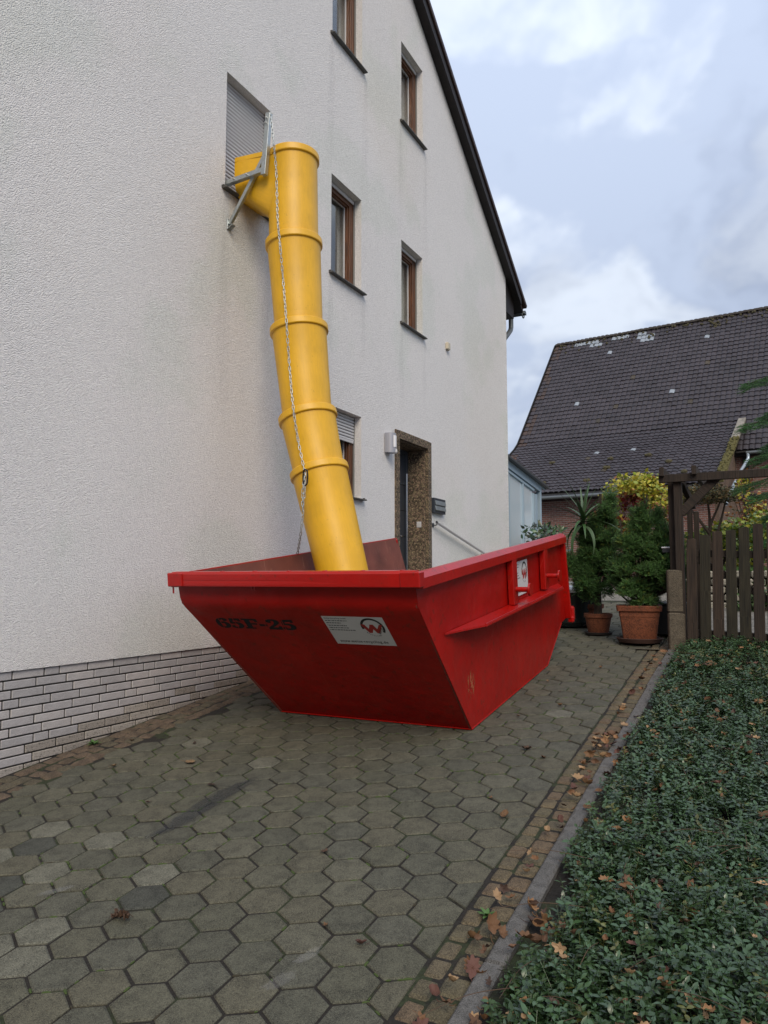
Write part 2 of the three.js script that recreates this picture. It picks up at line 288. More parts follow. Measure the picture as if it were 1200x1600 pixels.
  mark('pale_scuff', -2.90, -2.49, 0.17, 0.06, 0.9, std([0.40, 0.41, 0.42], 0.9, { alphaMap: blot(731, 3), transparent: true, opacity: 0.15 }));
  // two rows of tumbled cobbles beside the kerb
  const cob = (w, l) => { const k = () => rr(0.85, 1.12), c = 0.2; const p = []; for (const [sx, sz] of [[1, 1], [-1, 1], [-1, -1], [1, -1]]) { const a = [sx * w / 2 * (1 - c * k()), sz * l / 2], b = [sx * w / 2, sz * l / 2 * (1 - c * k())]; if (sx * sz > 0) p.push(b, a); else p.push(a, b); } return p; };
  const smallG = [...Array(7)].map((_, i) => prism(cob(0.073, 0.105), 0.05, 0.011, { dome: 0.003, off: i * 0.3 })), bigG = [...Array(7)].map((_, i) => prism(cob(0.098, 0.110), 0.05, 0.013, { dome: 0.004, off: i * 0.31 }));
  for (const [row, G, x, pitch] of [['small', smallG, -1.112, 0.118], ['big', bigG, -1.018, 0.1235]]) {
    for (let z = -1.55; z > -9.6; z -= pitch * rr(0.97, 1.03)) { const m = part(drive, 'border_cobble', pick(G), pick(MAT.cobble)); m.position.set(x + rr(-0.004, 0.004), 0.004 + rr(-0.004, 0.004), z); m.rotation.set(rr(-0.03, 0.03), rr(-0.06, 0.06), rr(-0.03, 0.03)); }
  }
  // two uneven rows of brown cobbles along the house wall
  const roughG = [...Array(8)].map((_, i) => prism(cob(rr(0.1, 0.125), rr(0.1, 0.13)), 0.05, 0.018, { dome: 0.006, off: i * 0.29 }));
  for (const x of [-4.44, -4.325, -4.205]) for (let z = -2.2; z > -8.6; z -= rr(0.112, 0.128)) {
    const m = part(drive, 'wall_cobble', pick(roughG), pick(MAT.wallCobble)); m.position.set(x + rr(-0.012, 0.012), rr(0.003, 0.011), z); m.rotation.set(rr(-0.05, 0.05), rr(-0.3, 0.3), rr(-0.05, 0.05));
  }
}
// kerb: granite edging stones laid end to end
{
  const kerb = struct('kerb'); kerb.position.copy(drive.position); kerb.rotation.copy(drive.rotation);
  let z = -1.3; const L = [0.98, 0.40, 1.0, 1.0, 0.99, 1.0, 1.0, 1.0];
  for (const l of L) { const m = part(kerb, 'kerb_stone', bevBox(0.074, 0.24, l - 0.008, 0.009, R()), MAT.kerb); m.position.set(-0.928 + rr(-0.005, 0.005), -0.095 + rr(-0.004, 0.004), z - l / 2); m.rotation.y = rr(-0.006, 0.006); z -= l; }
}

// ------------------------------------------------------------------ the rendered house on the left
const STU = {};
STU.bump = tex(1024, 1024, (u, v) => { const a = worley(u + 0.006 * fbm(u, v, 60, 2, 6), v, 96, 90), b = fbm(u, v, 120, 2, 92), c = fbm(u, v, 10, 3, 93); return clamp(0.25 + 0.95 * (1 - a[0]) * (0.5 + 0.5 * a[2]) * 0.7 + 0.4 * (b - 0.5) + 0.2 * (c - 0.5)); });
STU.map = tex(2048, 2048, (u, v) => {                 // 13 m of wall: mineral speckle, weather staining, drip marks under the sills
  const s = u * 13 + 1.0, y = v * 13 - 1.6;
  let k = 0.96 + 0.10 * (fbm(u, v, 9, 4, 101) - 0.5);
  const px = Math.floor(u * 2048), py = Math.floor(v * 2048), h1 = hash(px, py, 7), h2 = hash(px >> 1, py >> 1, 8); k += 0.16 * (h1 - 0.5) + 0.16 * (h2 - 0.5) - (h1 > 0.93 ? 0.16 : 0); const warm = sstep(0.5, 0.75, fbm(u, v, 5, 3, 109)) * 0.05;
  const green = sstep(0.52, 0.70, fbm(u, v, 14, 5, 102)) * 0.07;
  let drip = 0;
  for (const [sx, sy, L] of [[7.42, 6.5, 2.2], [8.27, 6.5, 2.6], [9.34, 6.46, 1.8], [10.2, 6.46, 2.4], [9.34, 3.5, 1.6], [10.15, 3.5, 1.5], [7.42, 3.5, 1.3], [8.25, 3.5, 1.0], [5.5, 3.6, 3.1], [6.2, 3.6, 2.6]]) {
    const dy = sy - y; if (dy > 0 && dy < L) { const w = 0.05 + 0.05 * dy + 0.05 * (vnoise(y * 9, sx, 999, 7) - 0.5), x = Math.abs(s - sx + 0.05 * (vnoise(y * 3, sx * 5, 999, 8) - 0.5)) / w; if (x < 1) drip = Math.max(drip, (1 - x * x) * (0.25 + 0.75 * vnoise(s * 60, y * 2.2, 9999, 11)) * sstep(L, L * 0.2, dy)); }
  }
  k *= 1 - 0.13 * drip;
  return [k * (1 - green) * 0.985, k * (1 - green * 0.6 - 0.4 * warm) * 0.985, k * (1 - green - warm)];
}, { srgb: true, clampEdge: true });
STU.map.repeat.set(1 / 13, 1 / 13); STU.map.offset.set(-1 / 13, 1.6 / 13);
MAT.stucco = std([0.78, 0.772, 0.758], 0.95, { map: STU.map, bumpMap: scaled(STU.bump, 1.2), bumpScale: 0.0095 });
MAT.stuccoPlain = std([0.72, 0.70, 0.65], 0.95, { bumpMap: scaled(STU.bump, 0.62), bumpScale: 0.009 });
MAT.frame = std([0.20, 0.075, 0.028], 0.42, { map: scaled(T.wood, 3, 1), bumpMap: scaled(T.woodB, 3, 1), bumpScale: 0.001 });
MAT.frameDark = std([0.07, 0.03, 0.016], 0.5, { map: scaled(T.wood, 3, 1) });
MAT.slate = std([0.13, 0.125, 0.115], 0.55, { map: scaled(T.grit, 4) });
MAT.glass = phy([0.94, 0.96, 0.96], 0.02, { transmission: 1, thickness: 0, ior: 1.5 });
MAT.pvcGrey = std([0.52, 0.52, 0.53], 0.5);
MAT.rail = std([0.20, 0.205, 0.20], 0.45);
MAT.curtain = std([0.72, 0.73, 0.78], 0.9);
MAT.dark = std([0.02, 0.02, 0.022], 0.9);
MAT.galv = std([0.48, 0.52, 0.52], 0.38, { metalness: 0.85, map: scaled(T.clean, 3) });
MAT.steel = std([0.62, 0.62, 0.62], 0.25, { metalness: 1 });
MAT.anth = std([0.032, 0.04, 0.052], 0.38);
MAT.roofBrown = std([0.016, 0.0095, 0.0095], 0.6, { map: scaled(T.wood, 1, 0.5) });
MAT.roofTile = std([0.06, 0.028, 0.022], 0.55, { map: scaled(T.grit, 2) });
MAT.zinc = std([0.13, 0.145, 0.15], 0.5, { metalness: 0.5 });
MAT.tile = [[0.46, 0.445, 0.45], [0.42, 0.41, 0.415], [0.50, 0.48, 0.475]].map((c) => std(c, 0.75, { map: scaled(T.clean, 4, 8), bumpMap: scaled(T.tileB, 4, 8), bumpScale: 0.0015 }));
MAT.tileOld = [[0.44, 0.42, 0.395], [0.36, 0.34, 0.315]].map((c) => std(c, 0.85, { map: scaled(T.pitted, 4, 8), bumpMap: scaled(T.tileB, 4, 8), bumpScale: 0.0025 }));
MAT.mortar = std([0.055, 0.052, 0.05], 0.95, { map: scaled(T.grit, 3) });

// house frame: x runs along the wall away from the camera, y up, z out of the wall
const house = thing('house', 'white rough rendered gable house with brown windows filling the left side', 'house', [-4.5, 0, 0], Math.PI / 2);
const ridgeS = 5.9, eaveS = 14.1, rake = 0.638, eaveY = 5.93, ridgeY = eaveY + (eaveS - ridgeS) * rake;
const wins = [ // s0, s1, y0, y1
  [7.44, 8.18, 3.595, 4.815], [7.44, 8.19, 6.575, 7.80], [9.36, 10.11, 6.535, 7.765], [9.35, 10.075, 3.57, 4.78], [5.49, 6.235, 3.70, 4.875], [7.46, 8.19, 0.985, 2.01]];
const door = [9.24, 10.21, -0.16, 1.925];
{
  const sh = new THREE.Shape([[-2.3, -0.605], [eaveS, -0.605], [eaveS, eaveY], [ridgeS, ridgeY], [-2.3, eaveY]].map((p) => new THREE.Vector2(...p)));
  for (const [a, b, c, d] of [...wins, door]) sh.holes.push(new THREE.Path([[a, c], [b, c], [b, d], [a, d]].map((p) => new THREE.Vector2(...p))));
  const g = new THREE.ExtrudeGeometry(sh, { depth: 0.36, bevelEnabled: false }); g.translate(0, 0, -0.36);
  const wg = ni(g); { const p = wg.attributes.position, nn = wg.attributes.normal, uv = wg.attributes.uv; for (let i = 0; i < p.count; i++) { const ax = Math.abs(nn.getX(i)) > 0.5, ay = Math.abs(nn.getY(i)) > 0.5; uv.setXY(i, p.getX(i) + (ax ? p.getZ(i) : 0), p.getY(i) + (ay && !ax ? p.getZ(i) : 0)); } }
  part(house, 'wall', wg, MAT.stucco);
  // back and end walls, floors close the house
  part(house, 'side_wall', merge([bx(0.3, 8.4, 9, eaveS - 0.15, eaveY - 4.21, -4.87, 0.001), bx(0.3, 8.4, 9, -2.15, eaveY - 4.21, -4.87, 0.001), bx(16.4, 12.6, 0.3, 5.9, 4.0, -9.52, 0.001)]), MAT.stuccoPlain);
  part(house, 'inner_wall', merge([bx(15.6, 0.2, 8.6, 5.9, 2.75, -4.9, 0.001), bx(15.6, 0.2, 8.6, 5.9, 5.6, -4.9, 0.001), bx(15.7, 0.2, 8.6, 5.9, -0.3, -4.9, 0.001), bx(15.6, 9, 0.1, 5.9, 3, -1.9, 0.001)]), std([0.33, 0.32, 0.31], 0.9));
  // plinth of narrow pale clinker tiles
  const base = part(house, 'plinth', bx(16.4, 2.4, 0.33, 5.9, -1.805, -0.185 - 0.002, 0.001), MAT.mortar);
  const full = [...Array(4)].map((_, i) => bevBox(0.239, 0.0515, 0.012, 0.003, i * 0.4)), half = [...Array(3)].map((_, i) => bevBox(0.114, 0.0515, 0.012, 0.003, i * 0.4));
  for (let r = 0; r < 14; r++) {
    let s = 2.55 - ((0.115 - 0.0615 * r) % 0.25 + 0.25) % 0.25, n = 3 + (r * 5) % 7; const y = -0.605 - 0.031 - r * 0.0622;
    while (s < 8.6) {
      const isHalf = ++n % 9 === 0, w = isHalf ? 0.125 : 0.25, c = s + w / 2, above = y - (G0 + SL * c);
      if (above > -0.045) { const m = part(base, 'clinker_tile', pick(isHalf ? half : full), (above < 0.05 || (above < 0.14 && R() < 0.6)) ? pick(MAT.tileOld) : pick(MAT.tile)); m.position.set(c, y, -0.0185 + rr(-0.0012, 0.0012)); m.rotation.set(rr(-0.012, 0.012), rr(-0.006, 0.006), rr(-0.003, 0.003)); }
      s += w;
    }
  }
  // windows
  wins.forEach(([a, b, c, d], k) => {
    const w = b - a, h = d - c, mx = (a + b) / 2, my = (c + d) / 2, z = -0.115, fw = 0.058;
    const ring = (x0, x1, y0, y1, t, dep, zz) => merge([bx(t, y1 - y0, dep, x0 + t / 2, (y0 + y1) / 2, zz), bx(t, y1 - y0, dep, x1 - t / 2, (y0 + y1) / 2, zz), bx(x1 - x0 - 2 * t, t, dep, (x0 + x1) / 2, y0 + t / 2, zz), bx(x1 - x0 - 2 * t, t, dep, (x0 + x1) / 2, y1 - t / 2, zz)]);
    const win = part(house, 'window', ring(a + 0.001, b - 0.001, c + 0.001, d - 0.001, fw, 0.07, z - 0.035), MAT.frame, k === 4 ? { label: 'window with its grey roller shutter closed behind the chute' } : k === 5 ? { label: 'ground floor window with its shutter partly lowered' } : undefined);
    part(win, 'sash', merge([ring(a + fw - 0.012, b - fw + 0.012, c + fw - 0.012, d - fw + 0.012, 0.052, 0.05, z - 0.030), ring(a + fw + 0.034, b - fw - 0.034, c + fw + 0.034, d - fw - 0.034, 0.022, 0.05, z - 0.052)]), MAT.frame);
    part(win, 'seal', ring(a + fw + 0.054, b - fw - 0.054, c + fw + 0.054, d - fw - 0.054, 0.008, 0.02, z - 0.072), MAT.pvcGrey);
    part(win, 'pane', new THREE.BoxGeometry(w - 2 * fw - 0.1, h - 2 * fw - 0.1, 0.004).translate(mx, my, z - 0.078), MAT.glass);
    // sill: slate slab standing proud of the render with small upstands
    part(win, 'sill', merge([xf(bevBox(w + 0.10, 0.017, 0.175, 0.003, 0.2), mx, c - 0.009, -0.029, 0.05), bx(0.012, 0.016, 0.06, a - 0.043, c + 0.006, 0.0, 0.002), bx(0.012, 0.016, 0.06, b + 0.043, c + 0.006, 0.0, 0.002)]), MAT.slate);
    part(win, 'shutter_rail', merge([bx(0.01, h - 0.02, 0.022, a + 0.0065, my, z + 0.012, 0.001), bx(0.01, h - 0.02, 0.022, b - 0.0065, my, z + 0.012, 0.001)]), MAT.rail);
    const low = k === 4 ? c + 0.03 : k === 5 ? d - 0.30 : d - 0.02, sl = [];
    for (let y = d - 0.004, i = 0; y > low; y -= 0.0385, i++) { const q = new THREE.CylinderGeometry(0.026, 0.026, w - 0.05, 10, 1, false, -0.8, 1.6); q.rotateZ(Math.PI / 2); q.rotateX(Math.PI / 2 * 0); q.scale(1, 0.72, 0.5); q.rotateX(0); sl.push(q.translate(mx, y - 0.019, z + 0.012)); sl.push(bx(w - 0.05, 0.0375, 0.006, mx, y - 0.019, z + 0.008, 0.001)); }
    sl.push(bx(w - 0.05, 0.045, 0.016, mx, low - 0.01, z + 0.014));
    part(win, 'roller_shutter', merge(sl), MAT.pvcGrey);
    if (k !== 4) {
      part(win, 'curtain', xf(new THREE.PlaneGeometry(0.15, h - 0.15, 12, 1), a + 0.19, my, z - 0.10), MAT.curtain).geometry.attributes.position.array.forEach((v, i, A) => { if (i % 3 === 0) A[i + 2] += 0.012 * Math.sin(v * 120); });
      part(win, 'window_handle', merge([bx(0.02, 0.06, 0.02, a + fw + 0.03, my - 0.2, z + 0.0), bx(0.015, 0.13, 0.015, a + fw + 0.03, my - 0.14, z - 0.09)]), MAT.pvcGrey);
    }
  });
  // entrance: exposed-aggregate surround, dark door with a long bar handle
  const [a, b, c, d] = door, sw = 0.115, pm = std([1, 1, 1], 0.8, { map: scaled(T.pebble, 1.55), bumpMap: scaled(T.pebbleB, 1.55), bumpScale: 0.006 });
  const surr = part(house, 'door_surround', merge([bx(sw, d - c + 0.10, 0.05, a - sw / 2 + 0.004, (c + d) / 2 + 0.05, 0.0), bx(sw, d - c + 0.10, 0.05, b + sw / 2 - 0.004, (c + d) / 2 + 0.05, 0.0), bx(b - a - 0.008, sw, 0.05, (a + b) / 2, d + 0.046, 0.0),
    bx(0.03, d - c, 0.335, a + 0.013, (c + d) / 2, -0.192), bx(0.03, d - c, 0.335, b - 0.013, (c + d) / 2, -0.192), bx(b - a - 0.06, 0.03, 0.335, (a + b) / 2, d - 0.013, -0.192)]), pm);
  part(surr, 'doorbell', merge([bx(0.006, 0.085, 0.075, b - 0.031, 0.80, -0.12), ...[0, 1, 2, 3].map((i) => bx(0.006, 0.022, 0.022, b - 0.036, 0.785 + 0.03 * (i >> 1), -0.135 + 0.03 * (i & 1)))]), MAT.pvcGrey);
  const dr = part(house, 'front_door', merge([bx(b - a - 0.06, d - c, 0.06, (a + b) / 2, (c + d) / 2 - 0.02, -0.34), bx(0.07, d - c - 0.05, 0.075, b - 0.066, (c + d) / 2 - 0.02, -0.332), bx(0.07, d - c - 0.05, 0.075, a + 0.066, (c + d) / 2 - 0.02, -0.332), bx(b - a - 0.2, 0.07, 0.075, (a + b) / 2, d - 0.066, -0.332)]), MAT.anth);
  part(dr, 'door_groove', merge([0.25, 0.62, 1.0, 1.38].map((y) => bx(b - a - 0.24, 0.012, 0.004, (a + b) / 2, y, -0.3085, 0.001))), MAT.dark);
  part(dr, 'door_handle', merge([bx(0.03, 1.45, 0.03, b - 0.19, 0.82, -0.245, 0.006), bx(0.02, 0.02, 0.07, b - 0.19, 1.4, -0.285), bx(0.02, 0.02, 0.07, b - 0.19, 0.25, -0.285)]), MAT.steel);
  part(dr, 'lock', xf(new THREE.CylinderGeometry(0.014, 0.014, 0.02, 12), b - 0.24, 0.62, -0.30, Math.PI / 2), MAT.steel);
  part(house, 'doorstep', merge([bx(1.9, 0.16, 1.0, 9.9, -0.24, 0.42, 0.008), bx(1.9, 0.16, 1.35, 9.9, -0.40, 0.6, 0.008)]), MAT.kerb);
  // roof: verge soffit, barge board, verge tiles, eave box, slopes
  const ang = Math.atan(rake), L = (eaveS + 0.86 - ridgeS) / Math.cos(ang), up = (s) => eaveY + (eaveS - s) * rake;
  const along = (s, o) => [s + 0, up(s) + o];
  for (const side of [1, -1]) {
    const flip = (g) => (side < 0 ? xf(g.applyMatrix4(M4().makeScale(-1, 1, 1)), 2 * ridgeS, 0, 0) : g);
    const sl = (o, th, z0, z1, s1 = 14.9) => { const g = extrudeProfile([[ridgeS, up(ridgeS) + o], [s1, up(s1) + o], [s1, up(s1) + o + th], [ridgeS, up(ridgeS) + o + th]], z1 - z0); g.translate(0, 0, z0); if (side < 0) { g.applyMatrix4(M4().makeScale(-1, 1, 1)); g.translate(2 * ridgeS, 0, 0); const p = g.attributes.position.array; for (let i = 0; i < p.length; i += 9) for (let k = 0; k < 3; k++) { const t = p[i + 3 + k]; p[i + 3 + k] = p[i + 6 + k]; p[i + 6 + k] = t; } g.computeVertexNormals(); } return g; };
    part(house, 'soffit', sl(0.002, 0.03, -9.4, 0.118, 14.85), MAT.roofBrown);
    part(house, 'barge_board', sl(-0.03, 0.165, 0.12, 0.152, 14.66), MAT.roofBrown);
    part(house, 'roof_slope', sl(0.033, 0.09, -9.5, 0.112), MAT.roofTile);
    const n = 27, vt = bevBox(0.42, 0.085, 0.17, 0.012, 0.3);
    for (let i = 0; i < n; i++) { const s = 14.92 - 0.16 - i * 0.335; if (s < ridgeS + 0.1) break; const m = part(house, 'verge_tile', vt, MAT.roofTile); m.position.set(side > 0 ? s : 2 * ridgeS - s, up(s) + 0.185, 0.10); m.rotation.z = side * (-ang + 0.005); }
  }
  // boxed eave end and gutter behind the corner
  part(house, 'eave_box', extrudeProfile([[14.1, up(14.1) - 0.001], [14.1, 5.27], [14.62, 5.27], [14.62, up(14.62) - 0.001]], 9.0).translate(0, 0, -9.002), MAT.roofBrown);
  const gut = new THREE.CylinderGeometry(0.075, 0.075, 9.3, 16, 1, false, 0, Math.PI); gut.rotateX(Math.PI / 2); gut.rotateZ(-Math.PI / 2 + Math.PI);
  part(house, 'gutter', merge([xf(new THREE.TorusGeometry(0.07, 0.012, 6, 14, Math.PI), 0, 0, 0, 0, 0, Math.PI).translate(14.93, 5.44, 0.1), gut.translate(14.93, 5.44, -4.5), xf(new THREE.CylinderGeometry(0.07, 0.07, 0.012, 16, 1, false, Math.PI / 2, Math.PI), 14.93, 5.44, 0.10, Math.PI / 2)]), MAT.zinc);
  part(house, 'downpipe', rod([[14.80, 5.42, -0.12], [14.80, 5.20, -0.12], [14.77, 5.10, -0.12], [14.45, 4.85, -0.13], [14.2, 4.62, -0.2], [14.16, 4.5, -0.25], [14.16, 2, -0.25], [14.16, -0.3, -0.25]], 0.05, 70, 12), MAT.zinc);
}

// ------------------------------------------------------------------ red skip on the drive (x across, y up from the drive, -z up the slope)
MAT.red = phy([0.56, 0.44, 0.34], 0.4, { map: scaled(T.paint, 0.55), bumpMap: scaled(T.dent, 0.55), bumpScale: 0.02, specularIntensity: 0.55, clearcoat: 0.08, clearcoatRoughness: 0.3 });
MAT.redB = phy([0.64, 0.48, 0.38], 0.34, { map: scaled(T.paint, 0.8), bumpMap: scaled(T.dent, 1.2), bumpScale: 0.003, specularIntensity: 0.7, clearcoat: 0.3, clearcoatRoughness: 0.22 });
MAT.worn = std([1, 1, 1], 0.62, { map: scaled(T.worn, 0.9) });
function signCanvas(w, h) {
  const c = document.createElement('canvas'); c.width = w; c.height = h; const g = c.getContext('2d');
  g.fillStyle = '#dcdcdb'; g.fillRect(0, 0, w, h);
  g.fillStyle = '#22262b'; g.font = 'bold 32px sans-serif'; g.fillText('Weise Recycling GmbH', 26, 58);
  g.font = '27px sans-serif'; g.fillStyle = '#444a50';
  const marks = [[26, 340], [26, 230], [26, 300], [26, 310], [26, 400]];          // the small lines of the sign are not legible: short dashes of their length
  marks.forEach(([x, L], i) => { let p = x + (i > 1 ? 14 : 0); const q = rng(40 + i); while (p < x + L) { const l = 12 + q() * 34; g.fillRect(p, 84 + i * 44 + 6 * (i > 1), Math.min(l, x + L - p), 17); p += l + 9; } if (i > 1) g.fillRect(20, 88 + i * 44, 14, 14); });
  g.lineWidth = 34; g.strokeStyle = '#17191c'; g.beginPath(); g.ellipse(720, 205, 160, 160, 0, Math.PI * 0.93, Math.PI * 2.12); g.stroke();
  g.beginPath(); g.ellipse(720, 205, 160, 160, 0, -0.1, 0.62); g.stroke();
  g.fillStyle = '#a8201c'; g.beginPath();
  [[545, 150], [608, 150], [645, 235], [690, 150], [740, 150], [775, 235], [830, 150], [880, 150], [790, 315], [745, 315], [712, 240], [672, 315], [625, 315]].forEach(([x, y], i) => (i ? g.lineTo(x, y) : g.moveTo(x, y))); g.fill();
  g.fillStyle = '#17191c'; g.save(); g.translate(770, 335); g.rotate(-0.98); g.font = 'bold 50px sans-serif'; g.fillText('WEISE', 0, 18); g.restore();
  g.font = 'bold 30px sans-serif'; 'RECYCLING'.split('').forEach((ch, i) => { const an = 2.45 - i * 0.155; g.save(); g.translate(720 + 163 * Math.cos(an), 205 + 163 * Math.sin(an)); g.rotate(an - Math.PI / 2); g.fillText(ch, -10, 12); g.restore(); });
  g.fillStyle = '#1b1e22'; g.font = 'bold 66px sans-serif'; g.fillText('www.weise-recycling.de', 70, 520, 850);
  const t = new THREE.CanvasTexture(c); t.colorSpace = THREE.SRGBColorSpace; return t;
}
const signTex = signCanvas(940, 560);
const skip = thing('skip', 'red open steel waste skip standing on the paved drive', 'skip', [-2.74, G0 + SL * 5.15 + 0.004, -5.15]);
skip.rotation.x = TH;
{
  const xr = (h) => 0.80 + 0.027 * clamp(h), xl = (h) => -(0.81 + 0.193 * clamp(h, 0, 1.03));
  const prof = [[0, 0.012], [-0.05, 0.070], [-0.77, 0.899], [-0.80, 0.932], [-0.826, 0.962], [-0.843, 0.986], [-0.853, 1.01], [-0.858, 1.035], [-0.884, 1.21]];
  const strip = (pr, o) => { const P = [], U = [], I = []; let L = 0; pr.forEach(([a, h], i) => { if (i) L += Math.hypot(a - pr[i - 1][0], h - pr[i - 1][1]); const n = 6; for (let k = 0; k <= n; k++) { const x = lerp(xl(h) - o, xr(h) + o, k / n); P.push(x, h, -a); U.push(x + 3, L); } if (i) for (let k = 0; k < n; k++) { const b = i * (n + 1) + k, c = b - n - 1; I.push(c, c + 1, b, b, c + 1, b + 1); } }); const g = new THREE.BufferGeometry(); g.setAttribute('position', new THREE.Float32BufferAttribute(P, 3)); g.setAttribute('uv', new THREE.Float32BufferAttribute(U, 2)); g.setIndex(I); g.computeVertexNormals(); return g; };
  const off = (pr, d) => pr.map(([a, h], i) => { const A = pr[Math.max(0, i - 1)], B = pr[Math.min(pr.length - 1, i + 1)], tx = B[0] - A[0], ty = B[1] - A[1], l = Math.hypot(tx, ty); return [a + ty / l * d, h - tx / l * d]; });
  part(skip, 'front_plate', strip(prof, 0.004), MAT.red);
  part(skip, 'front_lining', strip(off(prof, 0.008), -0.004), MAT.worn);
  const floor = [[0, 0.012], [2.05, 0.012], [2.6, 0.31], [2.63, 0.40]];
  part(skip, 'floor_plate', strip(floor, 0), MAT.red); part(skip, 'floor_lining', strip(floor.map(([a, h]) => [a, h + 0.012]), -0.006), MAT.worn);
  const outline = [[0, 0], [2.05, 0], [2.6, 0.31], [2.82, 0.33], [2.66, 1.2], [-0.882, 1.2], [-0.85, 0.995]];
  const side = (xf_, d, sgn) => { const s = new THREE.Shape(outline.map(([a, h]) => new THREE.Vector2(a, h))), g = ni(new THREE.ExtrudeGeometry(s, { depth: 0.006, bevelEnabled: false })), p = g.attributes.position; for (let i = 0; i < p.count; i++) { const a = p.getX(i), h = p.getY(i), k = p.getZ(i); p.setXYZ(i, xf_(h) + sgn * (k + d), h, -a); } g.computeVertexNormals(); return boxUV(g, 0.3); };
  part(skip, 'side_plate', side(xr, 0, 1), MAT.red); part(skip, 'side_lining', side(xr, -0.009, 1), MAT.worn);
  part(skip, 'side_plate', side(xl, 0, -1), MAT.red); part(skip, 'side_lining', side(xl, -0.009, -1), MAT.worn, { label: 'brownish red scratched inside of the skip wall' });
  // weld seam along the lower edge, folded edges of the front plate
  part(skip, 'base_flange', merge([bar([0.80, 0.006, 0.0], [0.80, 0.006, -2.05], 0.02, 0.012), bar([-0.81, 0.004, 0.0], [0.80, 0.004, 0.0], 0.012, 0.01), bar([0.802, 0.01, -2.05], [0.81, 0.31, -2.6], 0.016, 0.016)]), MAT.redB);
  // rim: box section with a chamfered outer top edge
  const rimP = (c, d) => [[0, 0], [d, 0], [d, 0.096 - c], [d - c, 0.096], [0, 0.096]];
  const fr = extrudeProfile(rimP(0.016, 0.065), 1.87); fr.applyMatrix4(M4().makeBasis(new THREE.Vector3(0, 0, 1), new THREE.Vector3(0, 1, 0), new THREE.Vector3(1, 0, 0))); fr.translate(-1.005, 1.128, 0.884);
  { const p = fr.attributes.position.array; for (let i = 0; i < p.length; i += 9) for (let k = 0; k < 3; k++) { const t = p[i + 3 + k]; p[i + 3 + k] = p[i + 6 + k]; p[i + 6 + k] = t; } fr.computeVertexNormals(); }
  part(skip, 'front_rim', fr, MAT.redB);
  const sr = extrudeProfile(rimP(0.034, 0.06), 3.55); sr.translate(0.828, 1.112, -2.665); part(skip, 'side_rim', sr, MAT.redB);
  const sl = extrudeProfile(rimP(0.034, 0.06).map(([x, y]) => [-x, y]).reverse(), 3.55); sl.translate(-1.005, 1.112, -2.665); part(skip, 'side_rim', sl, MAT.redB);
  for (const x of [0.835, -0.965]) { const m = part(skip, 'rim_corner', bevBox(0.13, 0.094, 0.075, 0.006), MAT.redB); m.position.set(x, 1.172, 0.923); }
  part(skip, 'rim_pin', merge([bx(0.008, 0.05, 0.01, -1.005, 1.10, 0.93, 0.001), bx(0.008, 0.03, 0.01, -0.35, 1.112, 0.90, 0.001, 0, 0, 0.3), bx(0.008, 0.03, 0.01, -0.325, 1.112, 0.90, 0.001, 0, 0, -0.2), ...[...Array(7)].map((_, i) => bx(0.02, 0.006, 0.03, -0.85 + i * 0.27, 1.2245, 0.912, 0.002))]), MAT.redB);
  // ledge with pointed ends
  { const P = [[-0.46, 0], [2.47, 0], [2.20, 0.125], [0.02, 0.125]], t = 0.012, yy = (a) => 0.768 - 0.0135 * (a + 0.46);
    const s = new THREE.Shape(P.map(([a, x]) => new THREE.Vector2(a, x))), g = ni(new THREE.ExtrudeGeometry(s, { depth: t, bevelEnabled: false })), p = g.attributes.position;
    for (let i = 0; i < p.count; i++) { const a = p.getX(i), x = p.getY(i), k = p.getZ(i); p.setXYZ(i, 0.832 + x, yy(a) - t + k - x * 0.12, -a); }
    { const q = p.array; for (let i = 0; i < q.length; i += 9) for (let k = 0; k < 3; k++) { const tt = q[i + 3 + k]; q[i + 3 + k] = q[i + 6 + k]; q[i + 6 + k] = tt; } }
    g.computeVertexNormals(); part(skip, 'ledge', boxUV(g), MAT.redB);
    part(skip, 'ledge_web', merge([bar([0.945, 0.742, 0.0], [0.945, 0.715, -2.2], 0.012, 0.03)]), MAT.red); }
  for (const a of [0.93, 1.885]) {
    const post = part(skip, 'side_post', merge([bx(0.052, 0.375, 0.115, 0.860, 0.935, -a, 0.006)]), MAT.red);
    const peg = merge([xf(new THREE.CylinderGeometry(0.021, 0.021, 0.12, 16), 0.94, 0.868, -a - 0.005, 0, 0, Math.PI / 2), xf(new THREE.CylinderGeometry(0.052, 0.052, 0.016, 20), 1.0, 0.868, -a - 0.005, 0, 0, Math.PI / 2)]);
    part(post, 'lifting_peg', peg, MAT.redB);
  }
  // stiffener along the open back edge and hinge lugs
  for (const [x, s] of [[0.835, 1], [-1.012, -1]]) {
    part(skip, 'edge_stiffener', bar([x + s * 0.012, 1.195, -2.635], [x + s * 0.010, 0.33, -2.785], 0.04, 0.065, 0.006), MAT.redB);
    part(skip, 'hinge_lug', merge([bx(0.06, 0.15, 0.07, x + s * 0.03, 0.37, -2.835, 0.015), bx(0.066, 0.07, 0.05, x + s * 0.03, 0.315, -2.80, 0.015)]), MAT.redB);
  }
  part(skip, 'back_sill', bar([-0.87, 0.39, -2.64], [0.81, 0.39, -2.64], 0.05, 0.08), MAT.redB);
  // signs and stencilled number are flat on the plates
  const onFront = (x, h) => { const a = -0.05 - (h - 0.07) * (0.72 / 0.829); return [x + 2.74 - 2.74, h + 0.0026, -a + 0.003]; };
  part(skip, 'company_sign', quadSheet([onFront(0.108, 0.698), onFront(0.552, 0.698), onFront(0.549, 0.917), onFront(0.101, 0.917)]), phy([0.80, 0.80, 0.80], 0.5, { map: signTex, clearcoat: 0.3 }), { label: 'white company sign on the sloping front plate' });
